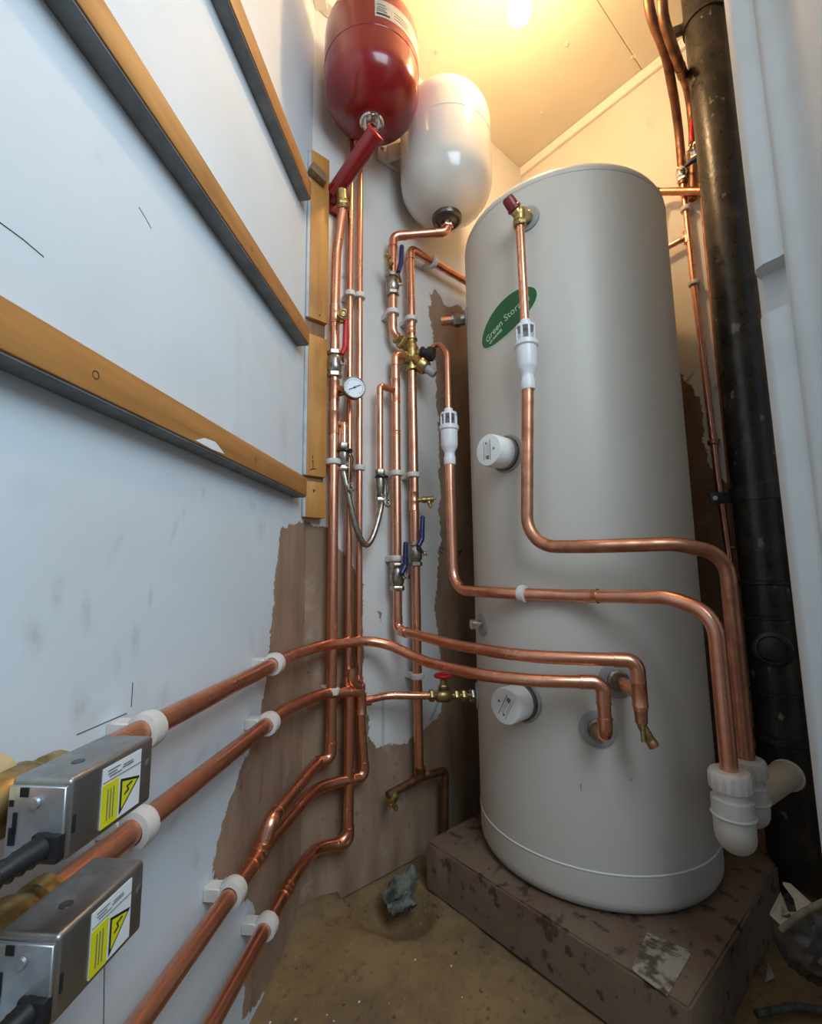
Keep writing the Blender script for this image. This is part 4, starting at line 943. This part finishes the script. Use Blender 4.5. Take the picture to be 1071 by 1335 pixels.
# white vessel
RWV = .1405; dw = np.hypot(*TW[:2]); zw0 = D(584, 290, dw)[2]
hw = .43
wv = thing('expansion_vessel', (TW[0], TW[1], zw0), 'white expansion vessel on the back wall between red vessel and cylinder', 'vessel')
half(TW[0], TW[1], zw0+.010, RWV, hw*.575, .125, True, 'lower_shell', 'white_paint', wv)
half(TW[0], TW[1], zw0+hw, RWV, hw*.402, .115, False, 'upper_shell', 'white_paint', wv)
MB().ring((TW[0], TW[1], zw0+.010+hw*.575), UP, RWV-.001, .0022, 56, 6).obj('seam', 'enamel_line', wv)
MB().lathe((TW[0], TW[1], zw0+.022), -UP, [(.044, 0), (.046, .010), (.044, .018), (.038, .021), (.034, .017), (.024, .019), (.018, .024), (.017, .036), (.014, .038)], 28).obj('connection_flange', 'steel_dark', wv)
MB().hexn((TW[0], TW[1], zw0-.010), UP, .019, .016).obj('union_nut', 'copper', wv)
wb_ = thing('vessel_bracket', B(515, 210, .01), 'white wall bracket at the left of the white vessel', 'bracket')
b0 = B(506, 200, .0); zz = B(512, 208, .01)[2]
MB().box((TW[0]-RWV*.86, YB-.007, zz), XP, (0, 1, 0), UP, .085, .014, .06, .003).obj('bracket_plate', 'white_paint', wb_)
x_ = TW[0]-RWV*.78
MB().prism([(x_-.02, YB-.012, zz-.028), (x_+.03, YB-.10, zz-.02), (x_+.03, YB-.10, zz+.024), (x_-.02, YB-.012, zz+.028)], (.006, .004, 0)).obj('bracket_arm', 'white_paint', wb_, False)
MB().lathe((TW[0]-RWV*1.05, YB-.0135, zz+.006), OB, [(.007, 0), (.0065, .002), (.004, .002), (.003, .0005)], 14).obj('screw_head', 'nickel', wb_)

# ================================================================== PLINTH
pln = thing('plinth', (1.19, .64, 0), 'low stained concrete plinth under the cylinder', 'plinth')
bm = bmesh.new(); bmesh.ops.create_cube(bm, size=1, matrix=Matrix.Translation((1.192, .640, .0545)) @ Matrix.Diagonal((.708, .602, .111, 1)))
bmesh.ops.bevel(bm, geom=bm.edges[:], offset=.004, segments=2, affect='EDGES')
bmesh.ops.subdivide_edges(bm, edges=[e for e in bm.edges if e.calc_length() > .3], cuts=30, use_grid_fill=True)
for v in bm.verts:
    if v.co.z > .10 and (v.co.x < .845 or v.co.y < .345):
        q_ = random.random(); v.co.z -= .004*q_**3; v.co.x += .003*q_**2 if v.co.x < .845 else 0
mb = MB(); mb.bm.free(); mb.bm = bm; mb.obj('slab', 'slab', pln, True, 50)
cor = [Z(843, 1216, .111), Z(902, 1241, .111), Z(869, 1299, .111), Z(823, 1264, .111)]
ctr = sum(cor)/4; ux = nrm(cor[1]-cor[0]); 
pl_ = MB().prism([(q_[0], q_[1], .1105) for q_ in cor], (0, 0, .0012)).obj('paper_label', 'paper_dirty', pln, False)
mb = MB(); uy = nrm(cor[3]-cor[0])
for k, (a, w, h) in enumerate([(.12, .6, .0045), (.22, .7, .0018), (.28, .65, .0018)]):
    c_ = cor[0]+ (cor[3]-cor[0])*a+(cor[1]-cor[0])*(.12+w/2); mb.box((c_[0], c_[1], .1119), ux, uy, UP, w*np.linalg.norm(cor[1]-cor[0]), h, .0005)
mb.obj('worn_print', 'grit', pl_, False)

# ================================================================== SOIL PIPE
SP = V(1.415, .315, 0); SR = .0525
so = thing('soil_pipe', (SP[0], SP[1], 0), 'black cast iron soil pipe standing at the right behind the white jamb', 'pipe')
MB().cyl((SP[0], SP[1], -.02), (SP[0], SP[1], ZC), SR, None, 40).obj('stack', 'iron', so)
ds = np.hypot(*SP[:2])-SR
def zsp(y): return D(993, y, ds)[2]
for y, r, h in ((760, 1.10, .012), (806, 1.07, .008), (905, 1.06, .007), (965, 1.12, .02), (990, 1.08, .01)):
    MB().lathe((SP[0], SP[1], zsp(y)-h/2), UP, [(SR, 0), (SR*r, h*.2), (SR*r, h*.8), (SR, h)], 40).obj('collar', 'iron_ring', so)
an = nrm(V(-SP[0], -SP[1]+.0, 0)); ap = V(SP[0], SP[1], zsp(845))+an*SR*.7
MB().lathe(ap, an, [(.040, 0), (.040, .026), (.034, .030), (.030, .030), (.028, .024), (.022, .026), (.0, .028)], 30).obj('access_cap', 'iron_ring', so)
sb = thing('pipe_bracket', (XR-.01, .38, zsp(642)), 'black iron strap holding the soil pipe halfway up, with a pale screw', 'bracket')
zk = zsp(640)
MB().lathe((SP[0], SP[1], zk-.018), UP, [(SR+.0005, 0), (SR+.004, .0), (SR+.004, .036), (SR+.0005, .036)], 40, False).obj('strap', 'iron_ring', sb)
e_ = D(938, 650, 1.43); ee = nrm(V(-.45, .89, 0))
ec = V(SP[0], SP[1], zk-.004)+ee*(SR+.022)
MB().box(ec, ee, np.cross(UP, ee), UP, .05, .006, .03, .002).obj('ear', 'iron_ring', sb)
MB().lathe(ec+ee*.014+np.cross(ee, UP)*-.003*1.0, nrm(-ec+CAM*0+V(0, 0, ec[2])), [(.006, -.004), (.006, .003), (.003, .005)], 12).obj('screw_head', 'chip', sb)
sb2 = thing('pipe_bracket', (XR-.01, .38, 2.3), 'black iron bracket at the top of the soil pipe by the ceiling', 'bracket')
zk2 = D(890, 20, ds)[2]
MB().lathe((SP[0], SP[1], zk2-.016), UP, [(SR+.0005, 0), (SR+.005, .0), (SR+.005, .032), (SR+.0005, .032)], 40, False).obj('strap', 'iron_ring', sb2)
ec = V(SP[0], SP[1], zk2)+ee*(SR+.018)
MB().box(ec, ee, np.cross(UP, ee), UP, .045, .016, .028, .003).cyl(ec+ee*.02-UP*.02, ec+ee*.02+UP*.016, .006, None, 10).obj('ear', 'iron_ring', sb2)
# red and blue lever valves partly hidden by the soil pipe
vr = V(XR-.03, .399, RW(903, 200, .03)[2])
valve(vr, UP, (-.9, .3, 0), [RW(902, 185, .075), RW(901, 178, .078), RW(902, 158, .078)], 'red_vinyl', 'red-levered valve half hidden behind the black soil pipe', R15*1.2, 'chrome', .05)
vb = V(XR-.03, .4395, RW(888, 228, .03)[2])
valve(vb, UP, (-.9, -.2, 0), [RW(893, 217, .07), RW(900, 211, .072), RW(908, 206, .072)], 'blue', 'blue-levered valve with bright body left of the black soil pipe', R15*1.25, 'chrome', .05)

# ================================================================== WASTE TRAPS
def trap(w, label, r, h, out, outlen, m='trap', tilt_=0):
    t = thing('waste_elbow', V(w[0], w[1], w[2]-h), label, 'pipe fitting'); x, y, z_ = w
    MB().lathe((x, y, z_-.026), UP, [(r*.80, 0), (r*1.0, .002), (r*1.0, .026), (r*.93, .029), (r*.62, .0295)], 28).obj('compression_nut', m, t)
    mb = MB()
    for k in range(18):
        a = 2*pi*k/18; d = V(cos(a), sin(a), 0); mb.box(V(x, y, z_-.013)+d*r*1.0, d, np.cross(UP, d), UP, .0024, .003, .022, .0005, 1)
    mb.obj('nut_rib', m, t); 
    out = nrm(out)
    mb = MB().lathe((x, y, z_-.060), UP, [(r*1.0, 0), (r*1.0, .022), (r*.86, .025), (r*.86, .036)], 28)
    mb.tube([(x, y, z_-.05), (x, y, z_-h), V(x, y, z_-h)+out*outlen], r*.97, r*1.25, 28, 10); mb.obj('elbow_body', m, t)
    mb = MB().ring(V(x, y, z_-.062), UP, r*1.0, .0022, 28, 8).ring(V(x, y, z_-h)+out*outlen*.9, out, r*1.0, .003, 28, 8); mb.obj('moulded_rim', m, t)
    return t
c8 = V(*v8b[-1]); c9 = V(*v9b[-1])
out8 = V(c9[0]-c8[0]+.02, c9[1]-c8[1]+.02, .04); out9 = nrm(V(SP[0]-c9[0], SP[1]-c9[1]-.02, .03))
trap(c8+V(0, 0, .006), 'front white plastic waste elbow at the foot of the lower waste pipe', .0295, .104, nrm(V(.86, .25, .25)), .078)
trap(c9+V(0, 0, .006), 'rear white plastic waste elbow behind the front one', .0275, .088, nrm(V(.9, .3, .25)), .07)
st_ = D(1012, 1050, 1.08); en = V(SP[0]-SR*.7, SP[1]-.01, D(1035, 1035, 1.3)[2])
t = thing('waste_pipe', st_, 'short cream plastic waste pipe entering the black soil pipe', 'pipe')
MB().cyl(c9+V(.05, .015, -.072), en, .0265, .029, 26).obj('pipe_barrel', 'pvc_cream', t); 
MB().ring(en-nrm(en-st_)*.02, en-st_, .029, .004, 26, 8).obj('socket_rim', 'pvc_cream', t)

# ================================================================== MOTORISED ZONE VALVES
def zone(front, label, cablepts, dirty):
    """front = pixel corners of the front face: top-left, top-right, bottom-right, bottom-left, at wall offset"""
    off = .112
    tl, tr, br, bl = (L(x, y, off) for x, y in front)
    s0 = ((tl+bl)/2-C0)@LD; s1 = ((tr+br)/2-C0)@LD; z1 = (tl[2]+tr[2])/2; z0 = (bl[2]+br[2])/2
    dp = .046; ln = s1-s0; hh = z1-z0
    t = thing('zone_valve', LP((s0+s1)/2, z0, off-dp/2), label, 'valve actuator', 'metal zone valve heads')
    # folded cover: front, top and far end in steel, near end plate in zinc
    MB().box(LP((s0+s1)/2, (z0+z1)/2, off-dp/2), LD, LN, UP, ln, dp, hh, .0035, 3).obj('metal_cover', 'steel', t)
    ep = MB().box(LP(s0-.0012, (z0+z1)/2-.0015, off-dp/2), LD, LN, UP, .0024, dp-.003, hh-.006, .0006, 1).obj('end_plate', 'zinc', t)
    P = lambda o_, z_, h=.0026: LP(s0-h, z0+hh*z_, off-dp+dp*o_)
    for (a, b, w, h) in ((.30, .84, .006, .006), (.10, .70, .003, .004), (.18, .46, .003, .014), (.15, .30, .005, .011)): MB().box(P(a, b), LD, LN, UP, .001, w, h).obj('slot', 'hole', ep, False)
    MB().lathe(P(.50, .72), -LD, [(.004, 0), (.0036, .002), (.001, .0022)], 12).obj('rivet', 'zinc', ep)
    # warning label on the front face
    fw_ = off+.0004; lx0, lx1, ly0, ly1 = s0+ln*.33, s0+ln*.81, z0+hh*.10, z0+hh*.90
    lb = MB().box(LP((lx0+lx1)/2, (ly0+ly1)/2, fw_), LD, LN, UP, lx1-lx0, .0006, ly1-ly0).obj('warning_label', 'paper', t, False)
    lw = lx1-lx0; lh = ly1-ly0
    q = lambda u, v_, h=.0005: LP(lx0+lw*u, ly0+lh*v_, fw_+h)
    MB().box(q(.20, .36), LD, LN, UP, lw*.40, .0004, lh*.72).obj('yellow_panel', 'yellow', lb, False)
    mb = MB()
    for u in (.13, .20, .27): mb.box(q(u, .36, .0009), LD, LN, UP, lw*.018, .0003, lh*.52)
    for v_, a, w in ((.935, .25, .3), (.88, .22, .22), (.83, .30, .30), (.90, .62, .25), (.86, .62, .30)): mb.box(q(a, v_, .0009), LD, LN, UP, lw*w, .0003, lh*.014)
    mb.box(q(.5, .765, .0009), LD, LN, UP, lw, .0003, lh*.009)
    mb.obj('small_print', 'ink_grey', lb, False)
    def tri(k, h, m, nm):
        A = [(.44, .70), (.96, .56), (.44, .05)]; cx = sum(a for a, _ in A)/3; cy = sum(b for _, b in A)/3
        A = [(.45, .66), (.97, .52), (.45, .05)]
        cx, cy = .60, .43
        MB().prism([q(cx+(a-cx)*k, cy+(b-cy)*k, h) for a, b in A], LN*.0004).obj(nm, m, lb, False)
    tri(1.0, .0005, 'ink', 'triangle_border'); tri(.76, .0009, 'yellow', 'triangle_field')
    Zg = [(.74, .50), (.62, .47), (.66, .40), (.54, .35), (.535, .375), (.625, .415), (.585, .49), (.735, .525)]
    MB().prism([q(a, b, .0013) for a, b in Zg], LN*.0004).obj('lightning_symbol', 'ink', lb, False)
    MB().box(LP(s0+ln*.055, z0+hh*.42, off), LD, LN, UP, .0022, .0014, hh*.22).obj('slot', 'hole', t, False)
    MB().lathe(LP(s0+ln*.93, z0+hh*.62, off-.0005), LN, [(.0045, 0), (.003, .0012), (.001, .0013)], 12).obj('pressed_dimple', 'steel', t)
    MB().lathe(LP(s0+ln*.33, z1-.0003, off-dp*.45), UP, [(.0045, 0), (.0045, .0008), (.001, .0009)], 12).obj('cover_screw', 'steel_dark', t)
    # cable gland and cable out of the near end
    g = [P(.72, .22, 0), P(.62, .18, .022), P(.45, .08, .05)]
    mb = MB().path(g, .0075, 14, True, [.009, .0068, .005])
    gdv = nrm(g[2]-g[0])
    for k in range(6): mb.ring(g[0]+(g[2]-g[0])*(.25+.12*k), gdv, .0067-.0003*k, .0017, 18, 8)
    mb.box(P(.76, .20, .003), LD, LN, UP, .008, .020, .018, .002).obj('cable_gland', 'black_plastic', t)
    ca = [g[2]-gdv*.006, g[2]+gdv*.03] + [V(*c) for c in cablepts(s0, z0, off)]
    MB().tube(ca, .0042, .04, 12).obj('cable', 'black_plastic', t)
    return t, s0, s1, z0, z1, off
zv1 = zone([(95, 1010), (205, 960), (192, 1046), (83, 1126)], 'upper metal zone valve head with yellow warning label, on the top left wall pipe', lambda s0, z0, off: [LP(s0-.10, z0-.03, off-.01), LP(s0-.20, z0-.14, off-.02)], 0)
zv2 = zone([(76, 1222), (191, 1117), (183, 1208), (68, 1345)], 'lower metal zone valve head with yellow warning label, at the bottom left', lambda s0, z0, off: [LP(s0-.07, z0-.05, off-.02), LP(s0-.12, z0-.18, off-.03)], 0)
for i, (zv, zp) in enumerate(((zv1, .6125), (zv2, .517))):
    t, s0, s1, z0, z1, off = zv
    c_ = LP((s0+s1)/2-.02, zp, .04)
    mb = MB().lathe(c_-LD*.05, LD, [(.014, 0), (.020, .004), (.020, .018), (.016, .020), (.023, .035), (.023, .065), (.016, .080), (.020, .082), (.020, .096), (.014, .1)], 20).cyl(c_, c_+UP*(z0-zp+.02)+LN*.03, .014, None, 16)
    mb.obj('brass_body', 'brass', t)
t, s0, s1, z0, z1, off = zv1
p = thing('pipe_lagging', LP(s0-.02, z1-.02, .03), 'tan split lagging roll on the wall behind the upper zone valve', 'lagging')
MB().tube([LP(s0+.03, z1-.010, .026), LP(s0-.05, z1-.014, .032), LP(s0-.16, z1-.022, .034)], .014, .05, 18).obj('lagging_sleeve', 'tan', p)
MB().cyl(LP(s0-.045, z1-.028, .075), LP(s0-.13, z1-.030, .078), .014, None, 18).obj('brass_tail', 'brass', p)

# ================================================================== FLOOR CLUTTER
def rock(c, R, label, name, m, seed, sc=(1, 1, 1), cat='rubble', amp=.32):
    rr = random.Random(seed); bm = bmesh.new(); bmesh.ops.create_icosphere(bm, subdivisions=3, radius=1)
    ds_ = [Vector((rr.gauss(0, 1), rr.gauss(0, 1), rr.gauss(0, 1))).normalized() for _ in range(9)]; hs = [rr.uniform(.55, .92) for _ in ds_]
    for v in bm.verts:
        k = 1
        for d, h in zip(ds_, hs):
            dt = v.co.dot(d)
            if dt > h: v.co -= d*(dt-h)
        v.co += Vector((rr.gauss(0, 1), rr.gauss(0, 1), rr.gauss(0, 1)))*.02
        v.co = Vector((v.co.x*R*sc[0], v.co.y*R*sc[1], v.co.z*R*sc[2]))+Vector(c)
    mb = MB(); mb.bm.free(); mb.bm = bm; o = mb.obj(name, m, None, True, 28)
    return tag(o, label, cat)
a = Z(512, 1172, .02)
# broken mortar lump: angular wedge leaning on the wall
rb = bmesh.new(); bmesh.ops.create_icosphere(rb, subdivisions=4, radius=1); rr = random.Random(21)
lob = [(Z(495, 1180, .008), (.056, .030, .026)), (Z(527, 1186, .006), (.036, .028, .020)), (Z(520, 1160, .03), (.042, .030, .036)), (Z(533, 1142, .045), (.026, .020, .030))]
pl_s = [(Vector((rr.gauss(0, 1), rr.gauss(0, 1), rr.gauss(0, 1))).normalized(), rr.uniform(.55, .85)) for _ in range(16)]
ctr_ = Vector(Z(518, 1170, .015))
for v in rb.verts:
    d = v.co.normalized(); best = .012
    for c_, sz in lob:          # radial envelope of overlapping broken lobes
        for k in range(14):
            p_ = ctr_+d*(.012+.006*k); q_ = p_-Vector(c_)
            if sum((q_[i_]/sz[i_])**2 for i_ in range(3)) < 1: best = max(best, .012+.006*k)
    for pd, ph in pl_s:
        if d.dot(pd) > ph: best = min(best, .046*ph/d.dot(pd)*1.1)
    v.co = ctr_+d*(best+rr.gauss(0, .0011))
mb = MB(); mb.bm.free(); mb.bm = rb; tag(mb.obj('mortar_lump', 'rubble', None, True, 25), 'grey green broken mortar lump in the floor hollow left of the plinth', 'rubble')
mb = MB(); rr = random.Random(5)
for k in range(150):
    x, y = rr.uniform(330, 700), rr.uniform(1190, 1335)
    if k < 60: x, y = rr.gauss(440, 22), rr.gauss(1215, 14)
    elif k < 90: x, y = rr.gauss(560, 12), rr.gauss(1185, 14)
    q_ = Z(x, y, .0)
    if (q_-C0)@LN < .02 or q_[1] > YB-.02 or q_[0] > .83: continue
    r = rr.uniform(.0012, .0042); t_ = bmesh.new(); bmesh.ops.create_icosphere(t_, subdivisions=1, radius=r, matrix=Matrix.Translation((q_[0], q_[1], .004)) @ Matrix.Rotation(rr.random()*6, 4, 'X') @ Matrix.Diagonal((1, rr.uniform(.5, 1), rr.uniform(.4, .8), 1))); mb.merge(t_)
o = mb.obj('floor_grit', 'grit', None, False); o['kind'] = 'stuff'; o['label'] = 'dark grit and crumbs scattered over the dusty floor'; o['category'] = 'grit'
mb = MB()
for x, y in [(468, 1307), (602, 1301), (435, 1332), (352, 1334), (426, 1324), (456, 1287), (441, 1207), (385, 1330), (541, 1252), (588, 1260)]:
    q_ = Z(x, y, .004); t_ = bmesh.new(); bmesh.ops.create_icosphere(t_, subdivisions=1, radius=rr.uniform(.0018, .003), matrix=Matrix.Translation((q_[0], q_[1], .005)) @ Matrix.Diagonal((1, .7, .6, 1))); mb.merge(t_)
o = mb.obj('plaster_crumbs', 'chip', None, False); o['kind'] = 'stuff'; o['label'] = 'pale plaster crumbs dotted over the floor in front'; o['category'] = 'grit'
# scraps at the bottom right, by the foot of the soil pipe
def plate(pts, th, name, m, par=None):
    n_ = nrm(np.cross(V(*pts[1])-V(*pts[0]), V(*pts[2])-V(*pts[0])))
    return MB().prism(pts, n_*th).obj(name, m, par, False)
dS = 1.06
sc_ = thing('plastic_scrap', D(1025, 1215, dS), 'cream notched plastic scrap caught in the clutter at the bottom right', 'scrap')
plate([D(1003, 1193, dS), D(1017, 1166, dS-.01), D(1027, 1188, dS-.005), D(1037, 1184, dS), D(1034, 1172, dS), D(1020, 1153, dS+.01), D(1030, 1155, dS+.01), D(1057, 1180, dS), D(1040, 1197, dS-.02), D(1018, 1207, dS-.02)], .006, 'notched_plate', 'pvc_cream', sc_)
c1 = thing('cable', D(1040, 1190, dS-.03), 'pale stiff cable crossing the cream scrap at the bottom right', 'cable')
MB().tube([D(1018, 1212, dS-.03), D(1045, 1190, dS-.04), D(1085, 1170, dS-.06)], .0045, .03, 10).obj('cable_sheath', 'rag', c1)
bag = bmesh.new(); bmesh.ops.create_icosphere(bag, subdivisions=4, radius=1); rr = random.Random(11)
dirs = [(Vector((rr.gauss(0, 1), rr.gauss(0, 1), rr.gauss(0, 1))).normalized(), rr.uniform(4, 14), rr.random()*6) for _ in range(14)]
bc = D(1058, 1222, dS+.02)
for v in bag.verts:
    k = 1+sum(.05*abs(sin(v.co.dot(d)*f_+ph)) for d, f_, ph in dirs)-.3
    v.co = Vector((v.co.x*.055*k, v.co.y*.045*k, v.co.z*.05*k))+Vector(bc)
mb = MB(); mb.bm.free(); mb.bm = bag
M['bag'] = mat('crumpled_bag', (.10, .085, .075), (.05, .04, .035), .28, 0, 30)
tag(mb.obj('plastic_bag', 'bag', None, True, 60), 'crumpled dark plastic bag at the right edge under the cream scrap', 'bag')
l2_ = thing('cable', D(1000, 1310, .9), 'dull cable lying along the floor at the bottom right edge', 'cable')
MB().tube([Z(985, 1322, .012), Z(1035, 1312, .012), Z(1090, 1320, .012)], .006, .05, 10).obj('cable_sheath', 'lagging', l2_)
s2 = thing('plastic_scrap', Z(1000, 1270, .01), 'small torn card scrap on the dark floor right of the plinth', 'scrap')
plate([Z(990, 1262, .004), Z(1000, 1255, .03), Z(1009, 1275, .004), Z(997, 1281, .004)], .002, 'torn_card', 'rag', s2)
rock(Z(930, 1322, .012)+V(0, 0, .004), .010, 'small pale stone on the floor right of the plinth corner', 'pebble', 'chip', 4, (1, .8, .7), 'stone')
